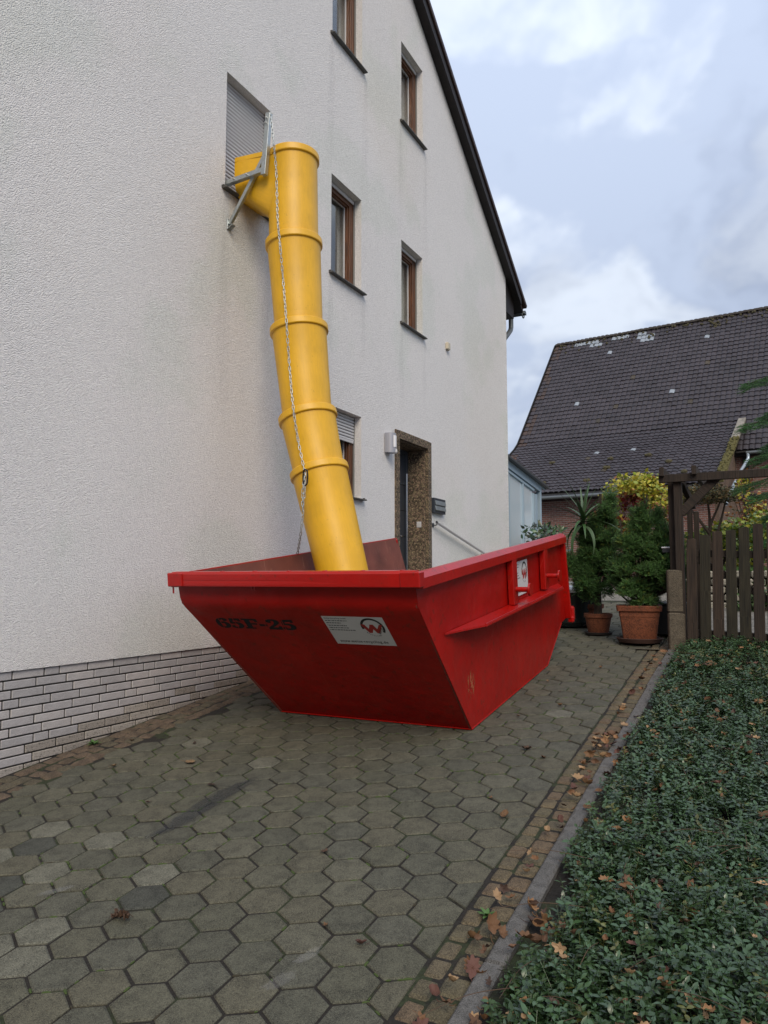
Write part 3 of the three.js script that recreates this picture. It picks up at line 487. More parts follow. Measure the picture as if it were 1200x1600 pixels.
  part(skip, 'company_sign', quadSheet([[0.8385, 0.785, -1.025], [0.8385, 0.785, -1.43], [0.8385, 1.07, -1.43], [0.8385, 1.07, -1.025]]), phy([0.80, 0.80, 0.80], 0.5, { map: signTex, clearcoat: 0.3 }), { label: 'white company sign between the posts of the side plate' });
  const c = document.createElement('canvas'); c.width = 768; c.height = 192; const g = c.getContext('2d');
  g.fillStyle = '#000'; g.fillRect(0, 0, 768, 192); g.fillStyle = '#fff'; g.font = 'bold 170px serif'; g.textAlign = 'center'; { const mw = g.measureText('65F-25').width || 500; g.save(); g.translate(384, 158); g.scale(735 / mw, 1.12); g.fillText('65F-25', 0, 0); g.lineWidth = 9; g.strokeStyle = '#fff'; g.strokeText('65F-25', 0, 0); g.restore(); }
  g.fillStyle = '#000'; for (const x of [62, 200, 470, 640]) g.fillRect(x, 0, 7, 192);
  const at = new THREE.CanvasTexture(c);
  part(skip, 'stencilled_number', quadSheet([onFront(-0.835, 0.778), onFront(-0.13, 0.778), onFront(-0.122, 0.885), onFront(-0.835, 0.885)]), std([0.004, 0.004, 0.004], 1, { alphaMap: at, alphaTest: 0.4 }));
  // rubbed patch of light rust on the side plate near the front corner
  const sc = tex(128, 128, (u, v) => clamp(sstep(0.45, 0.62, fbm(u, v * 0.5, 8, 4, 501)) * sstep(0.5, 0.2, Math.hypot(u - 0.5, v - 0.5))));
  part(skip, 'scuffed_patch', quadSheet([[0.8115, 0.20, 0.10], [0.8115, 0.20, -0.10], [0.8165, 0.44, -0.10], [0.8165, 0.44, 0.10]]), std([0.36, 0.085, 0.03], 0.75, { alphaMap: sc, transparent: true }));
}

// ------------------------------------------------------------------ yellow rubble chute with hopper, galvanised frame and chain
MAT.yellow = phy([0.74, 0.41, 0.010], 0.46, { map: scaled(tex(512, 512, (u, v) => { const k = 0.92 + 0.22 * (fbm(u, v, 5, 4, 201) - 0.5) + 0.1 * (fbm(u, v * 0.2, 60, 2, 202) - 0.5); const d = fbm(u, v, 40, 2, 203) > 0.86 ? 0.85 : 1; return [k * d, k * d, k * d]; }), 1.3), clearcoat: 0.15, clearcoatRoughness: 0.4 });
{
  const cen = [[-3.947, 4.032, -5.814], [-3.92, 3.176, -5.80], [-3.844, 2.329, -5.787], [-3.726, 1.491, -5.761], [-3.584, 0.979, -5.737], [-3.306, 0.087, -5.687]].map((p) => new THREE.Vector3(...p));
  cen[5].add(new THREE.Vector3(0.06, -0.22, 0.01));
  const chute = thing('rubble_chute', 'yellow plastic rubble chute of tapered sections hanging from window into skip', 'rubble chute', [-3.947, 4.032, -5.814]);
  const loc = (v) => v.clone().sub(chute.position);
  const lens = [0.93, 0.97, 0.97, 0.80, 1.16], Rt = [0.243, 0.262, 0.264, 0.262, 0.258];
  for (let i = 0; i < 5; i++) {
    const a = cen[i], dir = cen[i + 1].clone().sub(a).normalize(), L = lens[i], r1 = Rt[i], r2 = i === 0 ? 0.232 : r1 * 0.835;
    const pr = [[r2 - 0.006, -L], [r2, -L], [lerp(r2, r1 - 0.012, 0.5), -L * 0.5], [r1 - 0.012, -0.072], [r1 - 0.011, -0.068], [r1 + 0.004, -0.064], [r1 + 0.008, -0.057], [r1 + 0.007, -0.006], [r1 + 0.003, 0.0], [r1 - 0.008, 0.0], [r1 - 0.014, -0.006], [r1 - 0.018, -0.072], [r2 - 0.006, -L]].map(([x, y]) => new THREE.Vector2(x, y));
    const g = toCreasedNormals(new THREE.LatheGeometry(pr, 56), 0.5);
    const p = g.attributes.position, uv = g.attributes.uv; for (let k = 0; k < p.count; k++) uv.setXY(k, uv.getX(k) * 1.6 + i * 0.31, p.getY(k));
    const m = part(chute, 'chute_section', g, MAT.yellow, i === 4 ? { label: 'lowest section whose end hangs inside the skip' } : undefined);
    m.position.copy(loc(a)); m.quaternion.setFromUnitVectors(new THREE.Vector3(0, -1, 0), dir);
  }
  // hopper: trough from the window sill into the first section
  const P = [], U = [], I = [], N = 18, Q = 10;
  for (let j = 0; j <= Q; j++) { const t = j / Q, x = lerp(-4.47, -3.985, t), w = lerp(0.275, 0.232, sstep(0, 1, t)), top = lerp(4.03, 3.985, t), bot = lerp(3.665, 3.30, sstep(-0.15, 1.2, t));
    for (let i = 0; i <= N; i++) { const a = i / N * Math.PI, c = Math.cos(a), s = Math.sin(a), e = 0.34; const zz = -Math.sign(c) * Math.pow(Math.abs(c), e) * w, k = Math.pow(s, 0.55); P.push(x, lerp(top, bot, k), lerp(-5.865, -5.814, t) - zz); U.push(i / N, t * 0.5); } }
  for (let j = 0; j < Q; j++) for (let i = 0; i < N; i++) { const a = j * (N + 1) + i, b = a + N + 1; I.push(a, b, a + 1, b, b + 1, a + 1); }
  const hg = new THREE.BufferGeometry(); hg.setAttribute('position', new THREE.Float32BufferAttribute(P, 3)); hg.setAttribute('uv', new THREE.Float32BufferAttribute(U, 2)); hg.setIndex(I); hg.computeVertexNormals(); hg.translate(-chute.position.x, -chute.position.y, -chute.position.z);
  const hop = part(chute, 'hopper', hg, MAT.yellow);
  part(hop, 'hopper_lip', merge([bar([-4.47, 4.02, -5.594], [-4.02, 3.985, -5.586], 0.016, 0.05, 0.005), bar([-4.47, 4.02, -6.136], [-4.02, 3.985, -6.04], 0.016, 0.05, 0.005)].map((g) => g.translate(-chute.position.x, -chute.position.y, -chute.position.z))), MAT.yellow);
  // chain in front of the chute, doubled at the snap hook
  const link = (() => { const c = new THREE.CurvePath(), pts = []; const hw = 0.0085, hl = 0.017; for (let i = 0; i < 20; i++) { const a = i / 20 * 2 * Math.PI; pts.push([hw * Math.cos(a), hl * Math.sign(Math.sin(a)) * 0.75 + 0.0105 * Math.sin(a), 0]); } return rod(pts, 0.0032, 24, 6, true); })();
  const runs = (pts) => { const cv = new THREE.CatmullRomCurve3(pts.map((p) => new THREE.Vector3(...p))), L = cv.getLength(), n = Math.floor(L / 0.0365), out = []; for (let i = 0; i <= n; i++) { const t = i / n, p = cv.getPointAt(t), d = cv.getTangentAt(t); const q = new THREE.Quaternion().setFromUnitVectors(new THREE.Vector3(0, 1, 0), d).multiply(new THREE.Quaternion().setFromAxisAngle(new THREE.Vector3(0, 1, 0), (i % 2) * Math.PI / 2 + 0.5)); out.push(link.clone().applyQuaternion(q).translate(p.x, p.y, p.z)); } return out; };
  const ct = CHAIN();
  const chain = thing('chain', 'thin galvanised chain running down the front of the yellow chute to the skip', 'chain', ct.main[0]);
  part(chain, 'chain_run', merge([...runs(ct.main)]).translate(...ct.main[0].map((v) => -v)), MAT.galv);
  part(chain, 'chain_tail', merge([...runs(ct.tail), ...runs(ct.slack)]).translate(...ct.main[0].map((v) => -v)), MAT.galv);
  const h = ct.hook; part(chain, 'snap_hook', merge([rod([[h[0] - 0.012, h[1] + 0.06, h[2]], [h[0] + 0.02, h[1] + 0.055, h[2]], [h[0] + 0.026, h[1], h[2]], [h[0] + 0.018, h[1] - 0.065, h[2]], [h[0] - 0.012, h[1] - 0.07, h[2]], [h[0] - 0.02, h[1], h[2]]], 0.0065, 40, 8, true)]).translate(...ct.main[0].map((v) => -v)), std([0.015, 0.015, 0.018], 0.35, { metalness: 0.5 }));
  // frame of galvanised box section clamped in the window
  const sup = thing('support_frame', 'galvanised steel bracket clamped in the window beside the chute hopper', 'bracket', [-4.0, 3.75, -5.52]);
  const lo = (g) => g.translate(4.0, -3.75, 5.52);
  part(sup, 'upright', lo(bar([-4.068, 3.735, -5.52], [-4.022, 4.325, -5.52], 0.05, 0.05)), MAT.galv);
  part(sup, 'arm', lo(bar([-4.62, 3.762, -5.53], [-4.062, 3.785, -5.52], 0.05, 0.045)), MAT.galv);
  part(sup, 'end_cap', lo(bar([-4.063, 3.785, -5.52], [-4.056, 3.785, -5.52], 0.042, 0.038)), MAT.dark);
  part(sup, 'brace', lo(bar([-4.485, 3.365, -5.552], [-4.085, 3.96, -5.56], 0.036, 0.036)), MAT.galv);
  part(sup, 'foot_plate', lo(merge([bx(0.012, 0.10, 0.06, -4.492, 3.36, -5.55, 0.002), bx(0.06, 0.012, 0.05, -4.46, 3.335, -5.55, 0.002, 0, 0, 0.6)])), MAT.galv);
  part(sup, 'bolt', lo(merge([[-4.03, 4.27], [-4.034, 4.22], [-4.25, 3.775], [-4.4, 3.77]].map(([x, y]) => xf(new THREE.CylinderGeometry(0.009, 0.009, 0.07, 6), x, y, -5.51, Math.PI / 2)))), MAT.steel);
}
// chain course: measured along the near side of the chute
function CHAIN() {
  return {
    main: [[-3.99, 4.30, -5.495], [-3.955, 4.03, -5.50], [-3.951, 3.80, -5.54], [-3.92, 3.27, -5.537], [-3.872, 3.044, -5.505], [-3.85, 2.683, -5.535], [-3.79, 2.312, -5.502], [-3.755, 1.897, -5.508], [-3.68, 1.479, -5.468], [-3.63, 1.19, -5.475], [-3.538, 0.89, -5.45]],
    tail: [[-3.538, 0.89, -5.45], [-3.538, 0.622, -5.423], [-3.565, 0.404, -5.43], [-3.735, 0.235, -5.64]],
    slack: [[-3.548, 0.86, -5.445], [-3.552, 0.72, -5.43], [-3.545, 0.60, -5.42]],
    hook: [-3.535, 0.87, -5.44],
  };
}

// ------------------------------------------------------------------ things on the house wall
{
  const W = (s, y, o = 0) => [-4.5 + o, y, -s];
  const lamp = thing('wall_lamp', 'grey outdoor lamp with motion sensor left of the front door', 'wall lamp', W(8.90, 1.79), Math.PI / 2);
  const half = new THREE.CylinderGeometry(0.085, 0.085, 0.26, 24, 1, false, -Math.PI / 2, Math.PI); half.scale(1, 1, 1.15);
  part(lamp, 'back_plate', bx(0.12, 0.24, 0.03, 0, 0, 0.015, 0.005), MAT.pvcGrey);
  part(lamp, 'housing', merge([half.clone().translate(0, 0, 0.03), bx(0.17, 0.262, 0.05, 0, 0, 0.03, 0.006)]), std([0.36, 0.365, 0.40], 0.35, { metalness: 0.4 }));
  part(lamp, 'diffuser', merge([xf(new THREE.CylinderGeometry(0.088, 0.088, 0.155, 16, 1, false, -0.55, 1.2).scale(1, 1, 1.15), 0.0, 0.02, 0.032)]), std([0.78, 0.78, 0.80], 0.45));
  part(lamp, 'motion_sensor', merge([xf(new THREE.SphereGeometry(0.028, 14, 10), 0.02, -0.115, 0.115), xf(new THREE.CylinderGeometry(0.03, 0.034, 0.03, 14), 0.02, -0.09, 0.105)]), MAT.pvcGrey);
  const mb = thing('mailbox', 'dark grey wall mailbox with two silver slots right of the door', 'mailbox', W(10.565, 1.095), Math.PI / 2);
  part(mb, 'mailbox_body', bx(0.43, 0.225, 0.055, 0, 0, 0.0275, 0.004), MAT.anth);
  for (const y of [0.042, -0.037]) part(mb, 'mailbox_slot', bx(0.385, 0.068, 0.012, 0.012, y, 0.061, 0.003, -0.18), MAT.galv);
  const hr = thing('handrail', 'stainless steel handrail sloping down along the white wall', 'handrail', W(10.36, 0.84), Math.PI / 2);
  part(hr, 'rail_tube', rod([[0.02, 0, 0.075], [0.6, -0.115, 0.075], [1.4, -0.268, 0.075], [2.2, -0.42, 0.075]], 0.0205, 24, 14), std([0.66, 0.66, 0.68], 0.3, { metalness: 0.55 }));
  for (const x of [0.05, 2.15]) part(hr, 'rail_bracket', merge([xf(new THREE.CylinderGeometry(0.036, 0.036, 0.008, 18), x, -0.19 * x - 0.03, 0.006, Math.PI / 2), rod([[x, -0.19 * x - 0.03, 0.006], [x, -0.19 * x - 0.03, 0.06], [x, -0.19 * x, 0.075]], 0.008, 12, 8)]), MAT.anth);
  const se = thing('wall_sensor', 'small cream sensor box high on the white wall near the corner', 'sensor', W(11.0, 3.69), Math.PI / 2);
  part(se, 'sensor_case', bx(0.10, 0.11, 0.05, 0, 0, 0.025, 0.008), std([0.52, 0.47, 0.36], 0.5)); part(se, 'sensor_cap', bx(0.05, 0.02, 0.04, 0, -0.062, 0.022, 0.005), std([0.3, 0.27, 0.22], 0.5));
}

// ------------------------------------------------------------------ conservatory behind the house corner
{
  const co = thing('conservatory', 'blue grey framed glass conservatory with lean-to roof behind the house', 'conservatory', [-4.6, 0, 0], Math.PI / 2);
  const m = std([0.30, 0.40, 0.48], 0.45), y0 = -0.2, s0 = 14.12, s1 = 16.82, top = (s) => 2.29 - 0.105 * (s - 14.34);
  part(co, 'glazing_frame', merge([bx(0.09, 2.5, 0.09, s0 + 0.05, y0 + 1.25, -0.045), bx(0.10, top(s1) - y0 - 0.05, 0.09, s1 - 0.05, (top(s1) + y0) / 2, -0.046), bar([s0, top(s0) - 0.02, -0.045], [s1 + 0.02, top(s1) - 0.02, -0.045], 0.085, 0.12), bx(s1 - s0, 0.09, 0.088, (s0 + s1) / 2, y0 + 0.05, -0.0445),
    bx(0.055, 2.25, 0.07, 14.50, y0 + 1.15, -0.045), bx(0.06, 2.2, 0.07, 15.47, y0 + 1.12, -0.045), bx(0.055, 2.05, 0.07, 16.26, y0 + 1.05, -0.045), bx(0.16, 2.05, 0.05, 16.47, y0 + 1.05, -0.045), bar([14.45, top(14.45) - 0.14, -0.045], [16.3, top(16.3) - 0.14, -0.045], 0.07, 0.05)]), m);
  for (const [a, b] of [[14.53, 15.44], [15.50, 16.235]]) {
    const P = [[a, y0 + 0.1], [b, y0 + 0.1], [b, top(b) - 0.15], [a, top(a) - 0.15]], s = new THREE.Shape(P.map((p) => new THREE.Vector2(...p))), g = new THREE.ExtrudeGeometry(s, { depth: 0.006, bevelEnabled: false }); g.translate(0, 0, -0.05);
    const pane = part(co, 'pane', ni(g), phy([0.82, 0.92, 0.97], 0.08, { transmission: 0.5, thickness: 0 }));
    const bl = []; for (let k = 0; k < 9; k++) { const w = (b - a) / 9; bl.push(xf(bevBox(w * 0.96, top(b) - y0 - 0.28, 0.004, 0.001), a + w * (k + 0.5), (top(b) + y0) / 2 - 0.06, -0.10, 0, 0.25)); }
    part(pane, 'blind', merge(bl), std([0.80, 0.84, 0.86], 0.9));
  }
  part(co, 'conservatory_roof', merge([bar([s0 - 0.02, top(s0) + 0.085, -2.0], [s1 + 0.34, top(s1 + 0.34) + 0.085, -2.0], 4.2, 0.05)]), std([0.05, 0.055, 0.06], 0.5));
  part(co, 'fascia', bar([s0, top(s0) + 0.05, -0.005], [s1 + 0.34, top(s1 + 0.34) + 0.05, -0.005], 0.02, 0.05), m);
  part(co, 'end_wall', bx(0.08, 2.1, 3.9, s1 - 0.05, y0 + 1.05, -2.05), std([0.5, 0.55, 0.6], 0.6));
  part(co, 'conservatory_back', bx(2.7, 2.3, 0.1, (s0 + s1) / 2, y0 + 1.15, -4.0), std([0.5, 0.52, 0.55], 0.8));
}

// ------------------------------------------------------------------ neighbouring house across the street, behind the camera: its bulk dims the low sky that the skip front faces
{
  const nb = thing('neighbour_house', 'brick neighbour house with tiled roof across the street', 'house', [-1, groundY(20), 20]), bmat = std([0.16, 0.10, 0.08], 0.9), gl = std([0.03, 0.035, 0.04], 0.15);
  part(nb, 'wall', bx(22, 6.2, 8, 0, 3.1, 4, 0.01), bmat); part(nb, 'roof', extrudeProfile([[-0.6, 5.9], [4, 10], [8.6, 5.9]], 22.6).rotateY(-Math.PI / 2).translate(11.3, 0, 0), MAT.roofTile);
  for (let i = 0; i < 6; i++) for (const y of [1.6, 4.4]) part(nb, 'window', bx(1.1, 1.3, 0.1, -8.5 + i * 3.4, y, -0.02, 0.01), gl);
}

// ------------------------------------------------------------------ old barn with a large pantile roof
{
  const barn = thing('barn', 'old brick barn with huge dark pantile roof behind the garden', 'barn', [-11.85, -0.2, -31.3], -0.1193);
  const brick = tex(512, 512, (u, v) => { const row = Math.floor(v * 12), o = (row & 1) * 0.5, x = u * 4 + o, fx = x - Math.floor(x), fy = v * 12 - row, e = Math.min(Math.min(fx, 1 - fx) * 0.25, Math.min(fy, 1 - fy) * 0.083), k = hash(((Math.floor(x) % 4) + 4) % 4, row, 5), n = fbm(u, v, 60, 2, 8); return e < 0.0105 ? [0.26 * n + 0.12, 0.23 * n + 0.11, 0.21 * n + 0.10] : [(0.115 + 0.085 * k) * (0.6 + 0.8 * n), (0.055 + 0.035 * k) * (0.6 + 0.8 * n), (0.046 + 0.022 * k) * (0.6 + 0.8 * n)]; }, { srgb: true });
  const bm = std([1, 1, 1], 0.9, { map: brick, bumpMap: tex(256, 256, (u, v) => { const row = Math.floor(v * 12), x = u * 4 + (row & 1) * 0.5, fx = x - Math.floor(x), fy = v * 12 - row; return Math.min(Math.min(fx, 1 - fx) * 0.25, Math.min(fy, 1 - fy) * 0.083) < 0.007 ? 0 : 1; }), bumpScale: 0.01 });
  const timber = std([0.022, 0.02, 0.02], 0.7, { map: scaled(T.wood, 1, 0.5) });
  part(barn, 'brick_wall', merge([bx(9.9, 3.45, 0.4, 5.0, 1.72, -0.85, 0.001), bx(0.4, 6.0, 20, 0.35, 3.0, -11.2, 0.001), bx(14, 5.45, 0.4, 17.1, 2.72, -5.05, 0.001), bx(0.4, 5.2, 20, 23.8, 2.6, -15.2, 0.001)].map((g) => boxUV(g))), bm);
  const gab = extrudeProfile([[0.9, 0], [5.4, 0], [5.4, 6.6], [0.9, 4.0]], 0.25); gab.rotateY(Math.PI / 2); gab.translate(9.85, 0, 0.1);
  part(barn, 'lean_to_gable', gab, std([0.22, 0.155, 0.12], 0.95, { map: scaled(T.grit, 1) }));
  part(barn, 'timber_frame', merge([bx(14, 0.22, 0.10, 17.1, 3.62, -4.82), bx(14, 0.2, 0.10, 17.1, 1.55, -4.82), bx(0.24, 5.4, 0.1, 10.5, 2.7, -4.8), ...[13.1, 15.6, 18.1].map((x) => bx(0.2, 5.4, 0.1, x, 2.7, -4.81)), bx(14, 0.14, 0.3, 17.1, 5.36, -4.7)]), timber);
  const bw = part(barn, 'barn_window', merge([bx(0.9, 0.08, 0.08, 12.0, 3.2, -4.8), bx(0.9, 0.08, 0.08, 12.0, 2.2, -4.8), bx(0.08, 1.0, 0.08, 11.55, 2.7, -4.8), bx(0.08, 1.0, 0.08, 12.45, 2.7, -4.8), bx(0.06, 1.0, 0.07, 12, 2.7, -4.8)]), std([0.8, 0.8, 0.82], 0.5));
  part(bw, 'pane', bx(0.9, 1.0, 0.01, 12, 2.7, -4.83, 0.001), std([0.4, 0.45, 0.5], 0.1));
  // pantiles: every tile is a curved shell lapping the one below
  const tw = 0.232, tl = 0.37, n = 7, P = [], I = [];
  const sy = (k) => 0.019 * (Math.sin(k * 2 * Math.PI - 0.6) + 0.45 * Math.sin(k * 4 * Math.PI)) ;
  for (let j = 0; j < 2; j++) for (let i = 0; i <= n; i++) P.push((i / n - 0.5) * (tw + 0.02), sy(i / n) + (j ? -0.012 : 0.028), j ? -tl : 0);
  for (let i = 0; i <= n; i++) P.push((i / n - 0.5) * (tw + 0.02), sy(i / n) - 0.005, 0.0);
  for (let i = 0; i < n; i++) { const a = i, b = i + n + 1, c = i + 2 * (n + 1); I.push(a, a + 1, b, b, a + 1, b + 1, c, c + 1, a, a, c + 1, a + 1); }
  let tg = new THREE.BufferGeometry(); tg.setAttribute('position', new THREE.Float32BufferAttribute(P, 3)); tg.setIndex(I); tg = tg.toNonIndexed(); tg.computeVertexNormals(); boxUV(tg); tg = toCreasedNormals(tg, 0.9); boxUV(tg);
  const items = [], glassT = [];
  const prof = [[-11.0, 13.38], [-6.0, 7.40], [-5.55, 6.88], [-5.1, 6.53], [-4.5, 6.16], [0.05, 3.62]];   // z, y from ridge to eave
  const place = (pr, x0, x1, gauge) => {
    let seg = 0, d = 0.14, tot = 0; const ls = pr.slice(1).map((p, i) => Math.hypot(p[0] - pr[i][0], p[1] - pr[i][1])); const L = ls.reduce((a, b) => a + b, 0);
    for (let r = 0; d < L; d += gauge, r++) {
      let q = d, k = 0; while (k < ls.length - 1 && q > ls[k]) q -= ls[k++];
      const t = q / ls[k], z = lerp(pr[k][0], pr[k + 1][0], t), y = lerp(pr[k][1], pr[k + 1][1], t), an = Math.atan2(pr[k][1] - pr[k + 1][1], pr[k + 1][0] - pr[k][0]);
      const sag = 0.03 * Math.sin(r * 0.5);
      for (let x = x0 + tw / 2; x < x1; x += tw) {
        const wob = 0.02 * (fbm(x / 24, d / 24, 12, 3, 301) - 0.5);
        const m = M4().compose(new THREE.Vector3(x + rr(-0.006, 0.006), y + 0.06 + wob + rr(-0.004, 0.004), z + rr(-0.008, 0.008)), new THREE.Quaternion().setFromEuler(new THREE.Euler(an + rr(-0.02, 0.02), rr(-0.012, 0.012), rr(-0.02, 0.02))), new THREE.Vector3(1, 1, 1));
        const inP = (pr === prof) && [[1.2, 2.65, 1], [2.05, 2.75, 2], [3.2, 4.1, 1], [4.55, 5.0, 1], [4.7, 5.5, 2], [4.95, 5.5, 3], [3.25, 3.5, 5], [8.05, 8.35, 5], [2.35, 2.6, 18], [6.85, 7.15, 18], [4.35, 4.7, 33], [6.0, 6.35, 33]].some(([a, b, rw]) => r === rw && x > a && x < b);
        if (inP) { glassT.push([m]); continue; }
        const b = 0.82 + 0.35 * R() + 0.5 * (fbm(x / 24, d / 24, 20, 3, 302) - 0.5), moss = (d < 0.4 && R() < 0.3) || R() < 0.004 ? 1 : 0, warm = x < 0.5 && R() < 0.5 ? 1 : 0;
        items.push([m, new THREE.Color().setRGB(0.056 * b * (1 + 0.35 * moss + 0.5 * warm), 0.046 * b * (1 + 0.25 * moss + 0.1 * warm), 0.056 * b * (1 - 0.4 * moss - 0.3 * warm))]);
      }
    }
  };
  place(prof, 0, 10.22, 0.318); place([[-11.0, 13.38], [-4.35, 5.42]], 10.22, 24, 0.318);
  const rt = std([1, 1, 1], 0.62, { map: scaled(T.grit, 2) });
  instanced(barn, 'roof_tiles', tg, rt, items);
  instanced(barn, 'pale_roof_tiles', tg, std([0.25, 0.28, 0.31], 0.4), glassT);
  // boarding under the tiles
  const board = []; for (let i = 0; i < prof.length - 1; i++) board.push(bar([5.1, prof[i][1] - 0.04, prof[i][0]], [5.1, prof[i + 1][1] - 0.04, prof[i + 1][0]], 10.2, 0.04, 0.001));
  board.push(bar([17.1, 13.34, -11.0], [17.1, 5.40, -4.38], 13.8, 0.04, 0.001), bar([12, 13.34, -11.0], [12, 3.4, -20.5], 24, 0.04, 0.001));
  part(barn, 'roof_boarding', merge(board), timber);
  const caps = []; for (let x = 0.0; x < 24; x += 0.36) caps.push(xf(new THREE.CylinderGeometry(0.13, 0.145, 0.40, 10, 1, true, 0, Math.PI).rotateZ(Math.PI / 2).rotateX(-Math.PI / 2 * 0), x + 0.2, 13.40 + rr(-0.012, 0.012), -11.0, -Math.PI / 2 + Math.PI / 2, 0, rr(-0.02, 0.02)));
  caps.forEach((g) => { g.computeVertexNormals(); });
  part(barn, 'ridge_tiles', merge(caps), std([0.065, 0.054, 0.045], 0.9, { map: scaled(T.grit, 1) }), { kind: 'stuff' });
  const mo = []; const q = rng(5); for (let i = 0; i < 150; i++) { const x = q() * 14, dz = q() * q() * 0.7; mo.push(xf(new THREE.IcosahedronGeometry(0.035 + 0.05 * q(), 0), x, 13.46 - dz * 1.2, -10.97 + dz, q() * 3, q() * 3, 0)); }
  for (const x of [5.4, 8.3, 8.45, 11.2]) for (let i = 0; i < 14; i++) mo.push(xf(new THREE.IcosahedronGeometry(0.03 + 0.06 * q(), 0), x + q() * 0.3, 13.1 - q() * 0.5, -10.7 + q() * 0.2, q(), q(), 0));
  for (const [x, d] of [[2.6, 3.0], [5.3, 2.9], [6.9, 2.95], [5.4, 2.0], [7.9, 2.1], [8.7, 1.0], [3.0, 0.9], [6.4, 0.9], [4.9, 0.85]]) for (let i = 0; i < 5; i++) mo.push(xf(new THREE.IcosahedronGeometry(0.06 + 0.05 * q(), 0), x + q() * 0.2, 3.62 + d * 0.56 + 0.16, -d * 1.0 - q() * 0.15, q(), q(), 0));
  part(barn, 'moss', merge(mo), std([0.07, 0.062, 0.032], 1), { kind: 'stuff' });
  const verge = []; for (let i = 0; i < prof.length - 1; i++) verge.push(bar([-0.05, prof[i][1] + 0.02, prof[i][0]], [-0.05, prof[i + 1][1] + 0.02, prof[i + 1][0]], 0.05, 0.2, 0.003));
  part(barn, 'verge_board', merge(verge), timber);
  const pv = []; for (let i = 0; i < 17; i++) { const t = i / 16; pv.push(bx(0.30, 0.13, 0.40, 10.30, lerp(6.95, 3.85, t), lerp(-5.5, 0.0, t), 0.012, 0.52)); }
  part(barn, 'parapet_stone', merge(pv.slice(0, 6)), std([0.40, 0.37, 0.32], 0.9, { map: scaled(T.grit, 1) }), { kind: 'stuff' });
  part(barn, 'mossy_parapet', merge([...pv.slice(6), ...[...Array(160)].map(() => { const t = 0.35 + 0.65 * q(); return xf(new THREE.IcosahedronGeometry(0.035 + 0.055 * q(), 0), 10.18 + q() * 0.26, lerp(7.03, 3.93, t), lerp(-5.5, 0.0, t) + 0.05, q() * 3, q() * 3, 0); })]), std([0.16, 0.145, 0.05], 1, { map: scaled(T.grit, 1) }), { kind: 'stuff' });
  const gh = (x0, x1, y, z) => { const g = new THREE.CylinderGeometry(0.08, 0.08, x1 - x0, 12, 1, false, Math.PI / 2, Math.PI); g.rotateZ(Math.PI / 2); g.rotateX(-Math.PI / 2); return g.translate((x0 + x1) / 2, y, z); };
  part(barn, 'gutter', rod([[0, 3.53, 0.14], [5, 3.52, 0.14], [10.1, 3.53, 0.14]], 0.07, 8, 12), MAT.zinc); part(barn, 'gutter', rod([[10.6, 5.36, -4.25], [17, 5.36, -4.25], [24, 5.36, -4.25]], 0.065, 8, 12), MAT.zinc);
  part(barn, 'downpipe', rod([[10.66, 5.34, -4.25], [10.66, 5.12, -4.25], [10.56, 4.80, -3.9], [10.50, 4.45, -3.2], [10.50, 3.75, -1.6], [10.50, 3.3, -0.6], [10.5, 2.9, 0.1]], 0.062, 50, 12), std([0.42, 0.50, 0.58], 0.4, { metalness: 0.3 }));
}

// ------------------------------------------------------------------ foliage builders
function leafGeo(L, W, curl = 0.3, fold = 0.25, n = 4) {        // leaf along +z, flat in x, 4n triangles
  const P = [], I = [], U = [];
  for (let i = 0; i <= n; i++) { const t = i / n, w = W * Math.pow(Math.sin(Math.PI * Math.pow(t, 0.8)), 0.9) * 0.5 + (i === 0 ? W * 0.04 : 0), z = L * t * (1 - 0.12 * curl * t), y = -curl * L * t * t * 0.5; P.push(-w, y + fold * w, z, 0, y, z, w, y + fold * w, z); U.push(0, t, 0.5, t, 1, t); }
  for (let i = 0; i < n; i++) { const a = i * 3; I.push(a, a + 3, a + 1, a + 1, a + 3, a + 4, a + 1, a + 4, a + 2, a + 2, a + 4, a + 5); }
  const g = new THREE.BufferGeometry(); g.setAttribute('position', new THREE.Float32BufferAttribute(P, 3)); g.setAttribute('uv', new THREE.Float32BufferAttribute(U, 2)); g.setIndex(I); g.computeVertexNormals(); return g;
}
function blade(L, W, bend, n = 6, gut = 0.35) {                 // strap leaf along +z rising then arching over
  const P = [], I = [], U = [];
  let y = 0, z = 0, a = 0;
  for (let i = 0; i <= n; i++) { const t = i / n, w = W * (t < 0.15 ? 0.7 + 2 * t : Math.pow(1 - (t - 0.15) / 0.85, 0.7)) * 0.5; P.push(-w, y + gut * w, z, 0, y, z, w, y + gut * w, z); U.push(0, t, 0.5, t, 1, t); a = -bend * (t + 0.5 / n) * 1.0; y += Math.sin(a) * L / n; z += Math.cos(a) * L / n; }
  for (let i = 0; i < n; i++) { const k = i * 3; I.push(k, k + 3, k + 1, k + 1, k + 3, k + 4, k + 1, k + 4, k + 2, k + 2, k + 4, k + 5); }
  const g = new THREE.BufferGeometry(); g.setAttribute('position', new THREE.Float32BufferAttribute(P, 3)); g.setAttribute('uv', new THREE.Float32BufferAttribute(U, 2)); g.setIndex(I); g.computeVertexNormals(); return g;
}
const quatDir = (dir, roll = 0) => { const q = new THREE.Quaternion(), m = M4().lookAt(dir, new THREE.Vector3(0, 0, 0), Math.abs(dir.y) > 0.95 ? new THREE.Vector3(1, 0, 0) : new THREE.Vector3(0, 1, 0)); q.setFromRotationMatrix(m); return q.multiply(new THREE.Quaternion().setFromAxisAngle(new THREE.Vector3(0, 0, 1), roll)); };
const leafMat = (c, rough = 0.55) => new THREE.MeshPhysicalMaterial({ color: col(...c), roughness: rough, side: THREE.DoubleSide });
